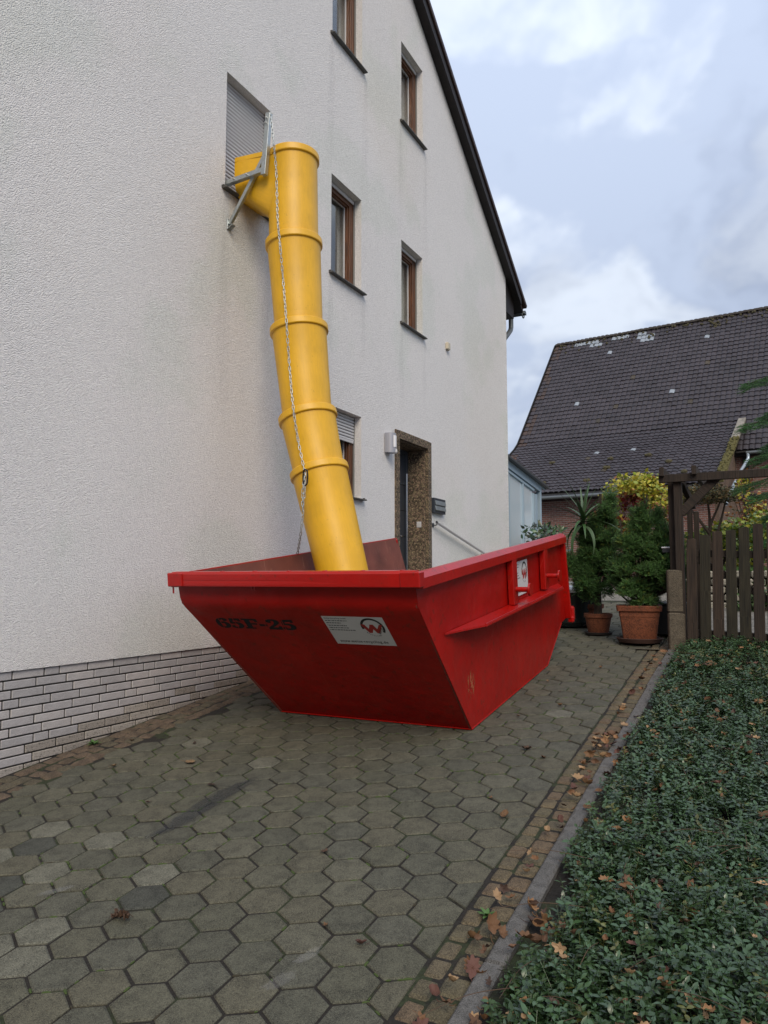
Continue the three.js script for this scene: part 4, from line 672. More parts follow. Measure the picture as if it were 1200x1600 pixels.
// a conifer spray: short twig clothed in fine needles
function needleSpray(L, nl, count, q) { const a = []; for (let i = 0; i < count; i++) { const t = (i + 0.4) / count, ph = i * 2.4, sp = 0.75 + 0.3 * q(); const g = leafGeo(nl * (1 - 0.45 * t), nl * 0.17, 0.2, 0.2, 2); g.rotateX(-sp * (1 - 0.55 * t)); g.rotateZ(ph); g.translate(0, 0, L * t); a.push(g); } a.push(taperTube([[0, 0, 0], [0, 0, L * 0.5], [0, 0.002, L]], [nl * 0.07, nl * 0.03], 3)); return merge(a); }
function cloud(parent, name, geo, mat, pts) { return instanced(parent, name, geo, mat, pts.map(([p, d, s, c]) => [M4().compose(p, quatDir(d, R() * 6.28), new THREE.Vector3(s, s, s)), c])); }

MAT.bark = std([0.085, 0.06, 0.042], 0.95, { map: scaled(T.wood, 3, 1.5), bumpMap: scaled(T.woodB, 3, 1.5), bumpScale: 0.006 });
MAT.terra = std([0.25, 0.075, 0.030], 0.8, { map: scaled(T.grit, 1.4), bumpMap: scaled(T.gritB, 1.4), bumpScale: 0.001 });
MAT.peat = std([0.02, 0.015, 0.011], 1, { bumpMap: scaled(T.gritB, 4), bumpScale: 0.01 });

function potRound(name, label, pos, r, h, group) {
  const o = thing(name, label, 'flower pot', pos, 0, group);
  const pr = [[0.001, 0.012], [r * 0.70, 0.012], [r * 0.72, 0.02], [r * 0.92, h * 0.80], [r * 0.92, h * 0.80], [r, h * 0.81], [r * 1.02, h], [r * 0.93, h], [r * 0.90, h * 0.86], [0.001, h * 0.86]].map((p) => new THREE.Vector2(...p));
  part(o, 'pot_body', toCreasedNormals(new THREE.LatheGeometry(pr, 36), 0.4), MAT.terra);
  part(o, 'soil', new THREE.CylinderGeometry(r * 0.9, r * 0.88, 0.012, 24).translate(0, h * 0.87, 0), MAT.peat);
  part(o, 'saucer', toCreasedNormals(new THREE.LatheGeometry([[0.001, 0.0], [r * 0.92, 0.0], [r * 1.0, 0.025], [r * 0.97, 0.027], [r * 0.9, 0.008], [0.001, 0.008]].map((p) => new THREE.Vector2(...p)), 30), 0.4), std([0.03, 0.024, 0.022], 0.7));
  return o;
}
function squarePot(name, label, pos, turn, w, h) {
  const o = thing(name, label, 'planter', pos, turn);
  const ring = (s, y) => { const k = 0.13 * s, P = []; for (let i = 0; i < 4; i++) for (let j = 0; j <= 3; j++) { const a = (i * 90 + j * 30) * D2R, cx = (i === 0 || i === 3 ? 1 : -1) * (s - k), cz = (i < 2 ? 1 : -1) * (s - k); P.push([cx + k * Math.cos(a), y, cz + k * Math.sin(a)]); } return P; };
  const rings = [ring(w * 0.355, 0.02), ring(w * 0.36, 0.025), ring(w * 0.43, h * 0.70), ring(w * 0.44, h * 0.705), ring(w * 0.452, h * 0.845), ring(w * 0.492, h * 0.855), ring(w * 0.505, h * 0.985), ring(w * 0.50, h), ring(w * 0.455, h), ring(w * 0.43, h * 0.87)], P = [], I = [], n = 16;
  rings.forEach((r) => r.forEach((p) => P.push(...p)));
  for (let j = 0; j < rings.length - 1; j++) for (let i = 0; i < n; i++) { const a = j * n + i, b = j * n + (i + 1) % n; I.push(a, a + n, b, b, a + n, b + n); }
  let g = new THREE.BufferGeometry(); g.setAttribute('position', new THREE.Float32BufferAttribute(P, 3)); g.setIndex(I); g = toCreasedNormals(g, 0.45); boxUV(g);
  part(o, 'pot_body', g, MAT.terra);
  part(o, 'soil', bx(w * 0.86, 0.02, w * 0.86, 0, h * 0.86, 0), MAT.peat);
  part(o, 'saucer', toCreasedNormals(new THREE.LatheGeometry([[0.001, 0.0], [w * 0.46, 0.0], [w * 0.535, 0.045], [w * 0.52, 0.048], [w * 0.46, 0.016], [0.001, 0.016]].map((p) => new THREE.Vector2(...p)), 36), 0.4), std([0.085, 0.045, 0.035], 0.75));
  return o;
}
const DY = (z) => groundY(z);

// bushy potted conifer: stems, limbs and thousands of needle sprays gathered in clumps
function conifer(name, label, pos, clumps, stems, sprays, tint, seed, group) {
  const o = thing(name, label, 'conifer', pos, 0, group), q = rng(seed), V = (a, b) => a + (b - a) * q();
  const tr = part(o, 'trunk', merge(stems.map(([pts, r]) => taperTube(pts, [r, r * 0.35], 8))), MAT.bark), limbs = [], pts = [];
  const tot = clumps.reduce((a, c) => a + c[3] * c[4] * c[3], 0);
  for (const [x, y, z, rx, ry, base] of clumps) {
    const n = Math.round(sprays * rx * ry * rx / tot), B = new THREE.Vector3(...base), C = new THREE.Vector3(x, y, z);
    for (let k = 0; k < 7; k++) { const d = new THREE.Vector3(V(-1, 1), V(-0.7, 1), V(-1, 1)).normalize(); limbs.push(taperTube([[B.x, B.y, B.z], [lerp(B.x, x, 0.6) + d.x * rx * 0.2, lerp(B.y, y, 0.55), lerp(B.z, z, 0.6) + d.z * rx * 0.2], [x + d.x * rx * 0.75, y + d.y * ry * 0.75, z + d.z * rx * 0.75]], [0.009, 0.003], 4)); }
    const subs = [...Array(13)].map(() => { const d = new THREE.Vector3(V(-1, 1), V(-1, 1), V(-1, 1)).normalize().multiplyScalar(V(0.35, 1.0)); return [d, V(0.2, 0.46)]; });
    for (let k = 0; k < n; k++) {
      const sb = subs[Math.floor(q() * 13)], o3 = new THREE.Vector3(V(-1, 1), V(-1, 1), V(-1, 1)).normalize().multiplyScalar(sb[1] * Math.pow(q(), 0.45));
      const d = sb[0].clone().add(o3);
      const lump = 1 + 0.34 * Math.sin(d.x * 9 + seed) * Math.sin(d.y * 8 + 1) * Math.sin(d.z * 7 + 2);
      const p = new THREE.Vector3(x + d.x * rx * lump, y + d.y * ry * lump * (d.y > 0 ? 1 : 0.9), z + d.z * rx * lump);
      const dir = new THREE.Vector3(d.x * 0.7 + o3.x * 1.5 + V(-0.7, 0.7), 0.4 + d.y * 0.4 + V(-0.7, 0.7), d.z * 0.7 + o3.z * 1.5 + V(-0.7, 0.7)).normalize();
      const b = V(0.35, 1.5), w = q() < 0.06 ? 1 : 0; pts.push([p, dir, V(0.65, 1.25), new THREE.Color().setRGB(tint[0] * b * (1 + w * 1.2), tint[1] * b * (1 + w * 0.3), tint[2] * b)]);
    }
  }
  part(tr, 'branches', merge(limbs), MAT.bark);
  cloud(o, 'foliage', needleSpray(0.06, 0.026, 14, q), leafMat([1, 1, 1], 0.6), pts);
  return o;
}

// ------------------------------------------------------------------ pots and plants at the end of the drive
{
  const zBig = -8.42, big = squarePot('square_planter', 'large square terracotta planter holding the right conifer', [-1.285, DY(zBig) + 0.01, zBig], 0.17, 0.45, 0.385);
  conifer('potted_conifer', 'dark green bushy conifer growing in the square terracotta planter', [-1.27, DY(zBig) + 0.36, zBig],
    [[0.10, 0.80, -0.02, 0.17, 0.34, [0.05, 0.35, 0]], [0.0, 0.60, 0.02, 0.19, 0.22, [0.02, 0.25, 0]], [0.24, 0.46, 0.03, 0.15, 0.24, [0.05, 0.2, 0]], [0.03, 0.30, 0.08, 0.23, 0.17, [0, 0.1, 0]], [0.30, 0.26, 0.0, 0.13, 0.14, [0.1, 0.12, 0]], [-0.22, 0.36, 0.0, 0.14, 0.17, [-0.05, 0.12, 0]], [0.26, 0.66, -0.04, 0.13, 0.2, [0.1, 0.3, 0]], [0.37, 0.48, 0.05, 0.15, 0.22, [0.1, 0.2, 0]], [0.34, 0.24, 0.06, 0.14, 0.14, [0.1, 0.1, 0]], [0.0, 0.13, 0.06, 0.22, 0.11, [0, 0.03, 0]]],
    [[[[0.0, 0, 0], [0.02, 0.3, 0.01], [0.10, 1.2, -0.02]], 0.026], [[[-0.03, 0, 0.02], [-0.10, 0.3, 0.03], [-0.2, 0.95, -0.1]], 0.019], [[[0.03, 0, 0], [0.15, 0.22, 0.03], [0.3, 0.6, 0]], 0.018], [[[-0.05, 0.02, 0], [-0.16, 0.12, 0.06], [-0.28, 0.26, 0.1]], 0.012]], 17000, [0.062, 0.140, 0.034], 11);
  const sz = -8.83; potRound('round_pot', 'small round terracotta pot holding the left conifer', [-1.79, DY(sz), sz], 0.155, 0.235);
  conifer('potted_conifer', 'taller dark green conifer on a thick trunk in the small round pot', [-1.79, DY(sz) + 0.19, sz],
    [[0.06, 0.90, 0.02, 0.19, 0.24, [0.02, 0.6, 0]], [0.09, 1.18, 0.0, 0.14, 0.26, [0.04, 0.8, 0]], [0.0, 0.68, 0.06, 0.17, 0.2, [0, 0.5, 0]], [0.20, 0.80, 0.02, 0.17, 0.26, [0.02, 0.5, 0]], [-0.07, 0.78, 0.02, 0.12, 0.2, [0, 0.5, 0]], [-0.21, 0.48, 0.06, 0.23, 0.26, [0, 0.35, 0]], [0.0, 0.45, 0.05, 0.19, 0.22, [0, 0.35, 0]], [0.20, 0.48, 0.0, 0.14, 0.18, [0, 0.35, 0]], [-0.07, 0.24, 0.06, 0.10, 0.09, [0, 0.2, 0]]],
    [[[[0, 0, 0], [0.0, 0.3, 0], [0.02, 0.6, 0], [0.06, 1.4, 0.02]], 0.046], [[[0.01, 0.25, 0], [0.1, 0.5, 0], [0.26, 0.9, -0.02]], 0.018], [[[-0.01, 0.25, 0], [-0.12, 0.38, 0.04], [-0.28, 0.55, 0.08]], 0.016]], 20000, [0.056, 0.130, 0.033], 12);
  // yucca
  const yz = -9.35; potRound('round_pot', 'plain round pot of the yucca, half hidden behind the left conifer', [-2.03, DY(yz), yz], 0.2, 0.26);
  const yu = thing('yucca', 'yucca with long arching sword leaves on a fibrous trunk', 'yucca', [-2.03, DY(yz) + 0.2, yz]);
  const top = new THREE.Vector3(0.14, 1.10, 0.70);
  part(yu, 'trunk', taperTube([[0, 0, 0], [0.0, 0.3, 0.02], [0.02, 0.6, 0.18], [0.07, 0.92, 0.5], [top.x, top.y, top.z]], [0.056, 0.05, 0.036, 0.03, 0.028], 12), std([0.12, 0.075, 0.045], 0.95, { map: scaled(T.wood, 8, 5), bumpMap: scaled(T.woodB, 8, 6), bumpScale: 0.012 }));
  const B = [0.1, 0.4, 1.1, 2.0].map((b, i) => blade(0.5, [0.042, 0.046, 0.06, 0.066][i], b, 9)), ym = [leafMat([0.040, 0.095, 0.030], 0.5), leafMat([0.065, 0.11, 0.055], 0.5), leafMat([0.032, 0.078, 0.026], 0.5)], q = rng(77);
  for (let i = 0; i < 31; i++) { const t = i / 31, el = lerp(1.4, -0.25, Math.pow(t, 0.8)) + (q() - 0.5) * 0.3, az = i * 2.39996 + q() * 0.3, g = B[t < 0.3 ? 0 : t < 0.55 ? 1 : t < 0.8 ? 2 : 3];
    const m = part(yu, 'leaf', g, ym[Math.floor(q() * 3)]); m.position.set(top.x, top.y - 0.16 * t, top.z); m.quaternion.copy(quatDir(new THREE.Vector3(Math.cos(el) * Math.cos(az), Math.sin(el), Math.cos(el) * Math.sin(az)), 0)); const s = 0.62 + 0.5 * q(); m.scale.set(s, s, s); }
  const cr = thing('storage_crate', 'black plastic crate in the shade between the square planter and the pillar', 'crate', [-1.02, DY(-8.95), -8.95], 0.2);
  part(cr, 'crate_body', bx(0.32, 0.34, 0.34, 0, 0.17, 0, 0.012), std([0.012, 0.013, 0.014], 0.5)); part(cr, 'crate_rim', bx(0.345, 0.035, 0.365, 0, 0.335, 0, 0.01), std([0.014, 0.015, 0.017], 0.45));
  // dark round tub with a pale cover
  const tub = thing('covered_tub', 'dark round tub with pale cover behind the end of the skip', 'tub', [-2.20, DY(-9.3), -9.3]);
  part(tub, 'tub_body', toCreasedNormals(new THREE.LatheGeometry([[0.001, 0], [0.2, 0], [0.24, 0.05], [0.29, 0.40], [0.30, 0.42], [0.28, 0.42], [0.001, 0.40]].map((p) => new THREE.Vector2(...p)), 32), 0.4), std([0.018, 0.022, 0.022], 0.22));
  part(tub, 'cover', toCreasedNormals(new THREE.LatheGeometry([[0.31, 0.405], [0.315, 0.44], [0.29, 0.468], [0.2, 0.482], [0.001, 0.487]].map((p) => new THREE.Vector2(...p)), 32), 0.5), std([0.72, 0.75, 0.78], 0.5));
  // leafy plant by the conservatory
  const lp = thing('leafy_shrub', 'low leafy shrub in front of the conservatory glass', 'shrub', [-4.05, DY(-15.1), -15.1]);
  part(lp, 'stem', merge([...Array(9)].map((_, i) => taperTube([[0, 0, 0], [0.08 * Math.cos(i), 0.5, 0.14 * Math.sin(i)], [0.2 * Math.cos(i * 1.3), 0.9 + 0.05 * (i % 3), 0.75 * Math.sin(i * 1.9)]], [0.012, 0.004], 5))), MAT.bark);
  cloud(lp, 'foliage', leafGeo(0.13, 0.05, 0.5, 0.2, 3), leafMat([1, 1, 1], 0.35), [...Array(420)].map(() => { const p = new THREE.Vector3(rr(-0.25, 0.25), 0.25 + 0.85 * Math.sqrt(R()), rr(-0.95, 0.9)); return [p, new THREE.Vector3(rr(-1, 1), rr(-0.1, 1), rr(-1, 1)).normalize(), rr(0.7, 1.3), new THREE.Color().setRGB(0.05 * rr(0.6, 1.5), 0.085 * rr(0.6, 1.4), 0.045)]; }));
}

// ------------------------------------------------------------------ pergola, pillar and garden gate (x to the right, z towards the drive)
const GP = [-0.826, -0.722, -8.104], GT = 0;
MAT.oldWood = std([0.040, 0.026, 0.017], 0.85, { map: scaled(T.wood, 4, 0.8), bumpMap: scaled(T.woodB, 4, 0.8), bumpScale: 0.004 });
MAT.oldWood2 = std([0.054, 0.034, 0.021], 0.85, { map: scaled(T.wood, 4, 0.8), bumpMap: scaled(T.woodB, 4, 0.8), bumpScale: 0.004 });
MAT.mossWood = std([0.038, 0.033, 0.018], 0.9, { map: scaled(T.wood, 4, 0.8), bumpMap: scaled(T.woodB, 4, 0.8), bumpScale: 0.004 });
{
  const pg = thing('pergola', 'dark weathered timber pergola over the garden gate', 'pergola', GP, GT), W = MAT.oldWood;
  part(pg, 'post', bx(0.078, 1.80, 0.078, 0.0, 0.83, 0, 0.004), W); part(pg, 'post', bx(0.062, 1.80, 0.075, -0.071, 0.83, -0.085, 0.004), W);
  part(pg, 'post', bx(0.09, 2.0, 0.09, 1.55, 0.83, 0, 0.004), W);
  part(pg, 'beam', bar([-0.17, 1.725, 0.062], [2.3, 1.735, 0.062], 0.045, 0.08, 0.004), W);
  for (const x of [-0.135, 0.165, 0.95, 1.6]) part(pg, 'rafter', bar([x, 1.79, 0.14], [x, 1.79, -1.15], 0.044, 0.09, 0.004), W);
  part(pg, 'brace', bar([0.02, 1.375, 0.012], [0.375, 1.73, 0.012], 0.05, 0.085, 0.004), W); part(pg, 'brace', bar([0.02, 1.72, -0.13], [0.10, 1.48, -0.5], 0.05, 0.06, 0.004), W);
  for (const [x, h] of [[0.035, 1.53], [0.10, 1.50]]) part(pg, 'back_post', xf(prism([[-0.026, -0.03], [0.026, -0.03], [0.026, 0.03], [-0.026, 0.03]], h, 0.004), x, h - 0.05, -0.75), W);
  for (const x of [1.35]) part(pg, 'post', bx(0.08, 1.80, 0.08, x + 0.01, 0.87, -1.0, 0.004), W);
  const pi = thing('stone_pillar', 'short sandstone pillar at the end of the kerb beside the gate', 'pillar', [-0.88, -0.73, -8.13], 0.2);
  const sm = std([0.15, 0.125, 0.09], 0.92, { map: scaled(T.grit, 2), bumpMap: scaled(T.gritB, 2), bumpScale: 0.005 });
  part(pi, 'stone_block', bx(0.165, 0.44, 0.16, 0, 0.18, 0, 0.012), sm); part(pi, 'stone_block', bx(0.158, 0.42, 0.155, -0.004, 0.612, 0, 0.012), sm);
  part(pi, 'plinth_stone', bx(0.10, 0.10, 0.1, 0.02, -0.02, 0.13, 0.02), MAT.kerb);
  const lb = thing('post_box', 'small black box with pale lid on the pergola post', 'box', [-0.975, 0.29, -8.28], GT);
  part(lb, 'box_body', bx(0.075, 0.045, 0.09, 0, 0, 0, 0.006), std([0.02, 0.022, 0.025], 0.4)); part(lb, 'box_lid', bx(0.085, 0.016, 0.10, 0, 0.031, 0, 0.004), std([0.5, 0.52, 0.56], 0.5));
  const gate = thing('garden_gate', 'weathered dark picket gate below the pergola', 'gate', [GP[0], GP[1], GP[2]], GT); gate.rotation.order = 'YXZ'; gate.rotation.z = -0.022;
  const hs = [1.12, 1.155, 1.19, 1.205, 1.235, 1.26, 1.28, 1.30, 1.31, 1.31];
  hs.forEach((h, i) => {
    const q = rng(60 + i), w = 0.087 + 0.006 * q(), s = new THREE.Shape([[-w / 2, -0.1], [w / 2 + 0.004 * q(), -0.1], [w / 2, h * 0.6], [w / 2 - 0.003, h - 0.004 - 0.012 * q()], [w * 0.2, h + 0.004 * q()], [-w / 2 + 0.004, h - 0.02 * q()], [-w / 2 - 0.003 * q(), h * 0.5]].map((p) => new THREE.Vector2(...p)));
    const g = boxUV(ni(new THREE.ExtrudeGeometry(s, { depth: 0.018, bevelEnabled: true, bevelSize: 0.003, bevelThickness: 0.003, bevelSegments: 1 })), q() * 3);
    const m = part(gate, 'picket', g, pick([MAT.oldWood, MAT.oldWood2, MAT.mossWood])); m.position.set(0.092 + i * 0.1175, 0, 0.03 + 0.004 * q()); m.rotation.z = (q() - 0.5) * 0.012;
  });
  for (const y of [0.98, 0.20]) part(gate, 'rail', bar([0.05, y, 0.005], [1.30, y - 0.02, 0.005], 0.04, 0.07, 0.004), MAT.oldWood);
  part(gate, 'diagonal_brace', bar([0.08, 0.96, 0.004], [1.25, 0.24, 0.004], 0.035, 0.065, 0.004), MAT.oldWood);
}

// ------------------------------------------------------------------ garden behind the gate
const gp = (x, y, z) => new THREE.Vector3(x, 0, z).applyAxisAngle(new THREE.Vector3(0, 1, 0), GT).add(new THREE.Vector3(GP[0], 0, GP[2])).setY(y).toArray();
{
  const sw = thing('stone_wall', 'low dry stone retaining wall of pale blocks seen through the gate', 'stone wall', gp(0, -0.72, -3.0), GT), st = [], q = rng(91);
  for (let r = 0; r < 8; r++) { let x = -0.2 - 0.1 * q(); const h = 0.098, y = r * 0.105 + 0.05; while (x < 3.4) { const w = 0.10 + 0.16 * q(); st.push(xf(bevBox(w - 0.014, h - 0.008, 0.18, 0.016, q()), x + w / 2, y, -0.02 + 0.04 * q() - r * 0.02, (q() - 0.5) * 0.1, (q() - 0.5) * 0.15, (q() - 0.5) * 0.06)); x += w; } }
  part(sw, 'stones', merge(st), std([0.47, 0.44, 0.37], 0.9, { map: scaled(T.grit, 1.5), bumpMap: scaled(T.gritB, 2), bumpScale: 0.008 }), { kind: 'stuff' });
  part(sw, 'wall_core', bx(3.8, 0.82, 0.12, 1.5, 0.4, -0.2), MAT.soil);
  const path = struct('garden_path', boxUV(xf(new THREE.PlaneGeometry(3.6, 3.3).rotateX(-Math.PI / 2), ...gp(1.35, -0.70, -1.6), 0, GT)), std([0.13, 0.11, 0.075], 0.95, { map: scaled(T.grit, 1) }));
  const lawnBase = struct('garden_bank', xf(bevBox(8.4, 1.05, 11, 0.02), ...gp(4.0, -0.42, -8.8), 0.012, GT), std([0.05, 0.075, 0.025], 1));
  const gr = new THREE.BufferGeometry(); { const P = []; for (let i = 0; i < 6; i++) { const x = rr(-0.03, 0.03), z = rr(-0.03, 0.03), a = R() * 6, h = rr(0.04, 0.07), dx = Math.cos(a) * 0.004, dz = Math.sin(a) * 0.004; P.push(x - dx, 0, z - dz, x + dx, 0, z + dz, x + rr(-0.03, 0.03), h, z + rr(-0.03, 0.03)); } gr.setAttribute('position', new THREE.Float32BufferAttribute(P, 3)); gr.computeVertexNormals(); }
  const it = []; for (let i = 0; i < 9000; i++) { const p = gp(rr(-0.15, 3.5), 0.105, rr(-9, -3.3)); it.push([M4().compose(new THREE.Vector3(...p), new THREE.Quaternion().setFromEuler(new THREE.Euler(0, R() * 6, 0)), new THREE.Vector3(1, 1, 1).multiplyScalar(rr(0.8, 1.4))), new THREE.Color().setRGB(0.05 * rr(0.7, 1.3), 0.12 * rr(0.7, 1.3), 0.02)]); }
  const lawn = instanced(scene, 'lawn_grass', gr, leafMat([1, 1, 1], 0.7), it); lawn.userData.label = 'short green lawn above the dry stone wall';
  lawn.userData.category = 'lawn';
  const shrub = (name, label, pos, rx, ry, rz, n, L, colours, seed, cy, group) => {
    const o = thing(name, label, 'shrub', pos, 0, group), q = rng(seed), V = (a, b) => a + (b - a) * q();
    part(o, 'stem', merge([...Array(12)].map((_, i) => taperTube([[0, 0, 0], [rx * 0.3 * Math.cos(i * 1.7), cy * 0.6, rz * 0.3 * Math.sin(i * 1.7)], [rx * 0.75 * Math.cos(i * 1.7 + 0.3), cy + ry * (0.1 + 0.6 * q()), rz * 0.75 * Math.sin(i * 1.7 + 0.3)]], [0.016, 0.004], 5))), MAT.bark);
    const pts = []; const clump = [...Array(16)].map(() => [V(-0.75, 0.75), V(-0.7, 0.8), V(-0.7, 0.7), V(0.28, 0.5)]);
    for (let i = 0; i < n; i++) { const c = clump[Math.floor(q() * 16)], d = new THREE.Vector3(V(-1, 1), V(-1, 1), V(-1, 1)).normalize().multiplyScalar(c[3] * Math.pow(q(), 0.4)); const p = new THREE.Vector3((c[0] + d.x) * rx, cy + (c[1] + d.y) * ry, (c[2] + d.z) * rz); const k = colours(p.x / rx, (p.y - cy) / ry, q), b = V(0.7, 1.3); pts.push([p, new THREE.Vector3(V(-1, 1), V(-0.5, 0.6), V(-1, 1)).normalize(), V(0.65, 1.3), new THREE.Color().setRGB(k[0] * b, k[1] * b, k[2] * b)]); }
    cloud(o, 'foliage', leafGeo(L, L * 0.62, 0.35, 0.2, 3), new THREE.MeshPhysicalMaterial({ color: col(1, 1, 1), roughness: 0.6, side: THREE.DoubleSide, transmission: 0.35, thickness: 0 }), pts);
    return o;
  };
  const yel = [0.46, 0.42, 0.04], lime = [0.26, 0.34, 0.035], red = [0.21, 0.017, 0.022], ora = [0.30, 0.115, 0.028], grn = [0.07, 0.13, 0.03];
  const autumn = (x, y, q) => { const t = q(); if (y > 0.42) return t < 0.68 ? yel : t < 0.93 ? lime : ora; if (y > -0.25 && Math.abs(x + 0.12) < 0.26) return t < 0.55 ? red : t < 0.85 ? ora : yel; if (y > 0.1) return t < 0.6 ? yel : t < 0.85 ? lime : ora; if (x > 0.5) return t < 0.5 ? ora : t < 0.75 ? red : lime; return t < 0.4 ? ora : t < 0.7 ? lime : grn; };
  shrub('autumn_shrub', 'large autumn shrub of yellow, orange and red leaves behind the conifers', [-2.15, DY(-14.4), -14.4], 0.92, 0.70, 0.6, 4200, 0.085, autumn, 301, 1.32);
  const yg = (x, y, q) => { const t = q(); return t < 0.4 ? lime : t < 0.65 ? yel : t < 0.9 ? [0.12, 0.2, 0.035] : grn; };
  shrub('yellow_green_shrub', 'bright yellow green shrub left behind the gate pickets', [-0.82, 0.05, -13.4], 0.55, 0.38, 0.4, 1500, 0.085, yg, 302, 0.52);
  shrub('yellow_green_shrub', 'bright yellow green shrub right of the clipped tree', [-0.36, 0.05, -14.3], 0.7, 0.48, 0.5, 1800, 0.085, yg, 303, 0.56);
  shrub('garden_shrub', 'slender shrub with yellow and green leaves before the barn gable', [-0.30, 0.05, -15.6], 0.42, 0.8, 0.35, 900, 0.075, (x, y, q) => (q() < 0.45 ? yel : q() < 0.6 ? ora : grn), 304, 1.15);
  shrub('low_plant', 'yellow leaved plants low at the foot of the stone wall', gp(0.85, -0.70, -2.4), 0.95, 0.12, 0.2, 520, 0.10, (x, y, q) => (q() < 0.6 ? [0.5, 0.36, 0.03] : q() < 0.5 ? lime : grn), 305, 0.10);
  shrub('green_plant', 'small green plant against the stone wall behind the gate', gp(0.62, -0.55, -2.75), 0.3, 0.24, 0.12, 300, 0.09, (x, y, q) => (q() < 0.5 ? [0.06, 0.13, 0.035] : grn), 306, 0.22);
  // clipped tree with a twiggy brown crown
  const tt = thing('clipped_tree', 'small clipped tree with forked stem and brownish twiggy crown', 'tree', [-0.93, 0.05, -13.0]), q2 = rng(88), V = (a, b) => a + (b - a) * q2();
  const forks = [[[0, 0, 0], [0.06, 0.35, 0], [0.05, 0.72, 0], [0.22, 1.15, 0.02]], [[0.05, 0.66, 0], [-0.1, 0.9, 0.05], [-0.28, 1.16, 0.04]], [[0.06, 0.4, 0], [0.2, 0.8, -0.05], [0.3, 1.2, -0.1]], [[0.06, 0.7, 0], [0.05, 1.0, -0.1], [0.02, 1.25, -0.12]]];
  const tk = part(tt, 'trunk', merge(forks.map((f, i) => taperTube(f, [i ? 0.028 : 0.042, 0.012], 8))), MAT.bark);
  const tw = []; for (let i = 0; i < 90; i++) { const f = forks[i % 4], e = f[f.length - 1], a = V(0, 6.28), r = V(0.1, 0.36); tw.push(taperTube([e, [e[0] * 0.7 + r * 0.5 * Math.cos(a), e[1] + 0.08, e[2] + r * 0.5 * Math.sin(a)], [e[0] * 0.6 + r * Math.cos(a), e[1] + V(0, 0.26), e[2] + r * Math.sin(a)]], [0.007, 0.002], 3)); }
  part(tk, 'twigs', merge(tw), MAT.bark);
  cloud(tt, 'crown', leafGeo(0.045, 0.02, 0.3, 0.2, 2), leafMat([1, 1, 1], 0.8), [...Array(2600)].map(() => { const a = V(0, 6.28), r = 0.44 * Math.pow(q2(), 0.45); const p = new THREE.Vector3(0.02 + r * Math.cos(a), 1.30 + 0.17 * V(-1, 1) * Math.sqrt(1 - (r / 0.46) ** 2) - 0.28 * r * r, r * Math.sin(a) - 0.03); const k = q2() < 0.5, b = V(0.6, 1.3); return [p, new THREE.Vector3(V(-1, 1), V(-0.2, 1), V(-1, 1)).normalize(), V(0.8, 1.4), new THREE.Color().setRGB((k ? 0.11 : 0.055) * b, (k ? 0.075 : 0.06) * b, 0.026 * b)]; }));
  // spruce at the right edge
  const sp = thing('spruce', 'green spruce with drooping layered branches at the right edge', 'spruce', [0.60, 0.0, -12.0]), q3 = rng(99), V3 = (a, b) => a + (b - a) * q3();
  const tr = part(sp, 'trunk', taperTube([[0, 0, 0], [0.02, 1.5, 0], [0, 3.3, 0]], [0.11, 0.08, 0.03], 10), MAT.bark), br = [], pts = [];
  for (let y = 0.5, i = 0; y < 3.05; y += 0.078, i++) {
    const az = i * 2.39996 + V3(-0.3, 0.3), L = (1.26 - 0.14 * y) * V3(0.75, 1.1), rise = 0.18, cx = Math.cos(az), cz = Math.sin(az);
    const P = [[0, y, 0], [cx * L * 0.35, y + 0.07, cz * L * 0.35], [cx * L * 0.7, y - 0.02, cz * L * 0.7], [cx * L, y - 0.10, cz * L]]; br.push(taperTube(P, [0.016, 0.004], 5));
    const c = new THREE.CatmullRomCurve3(P.map((p) => new THREE.Vector3(...p)));
    for (let k = 0; k < 150; k++) { const t = 0.12 + 0.88 * Math.sqrt(q3()), p = c.getPointAt(t), d = c.getTangentAt(t), sd = V3(-1, 1), w = 0.30 * (1.05 - t) + 0.03; const sx = -cz, sz = cx; p.x += sx * sd * w * V3(0, 1) * 1.2; p.z += sz * sd * w * 1.2 * V3(0, 1); p.y += V3(-0.06, 0.03) - Math.abs(sd) * 0.05; const b = V3(0.6, 1.3) * (0.8 + 0.5 * t); pts.push([p, new THREE.Vector3(d.x + sx * sd * 0.9, d.y + V3(-0.25, 0.25), d.z + sz * sd * 0.9).normalize(), V3(0.8, 1.3), new THREE.Color().setRGB(0.036 * b, 0.105 * b, 0.028 * b)]); }
  }
  part(tr, 'branches', merge(br), MAT.bark);
  cloud(sp, 'foliage', needleSpray(0.10, 0.030, 18, q3), leafMat([1, 1, 1], 0.6), pts);
}

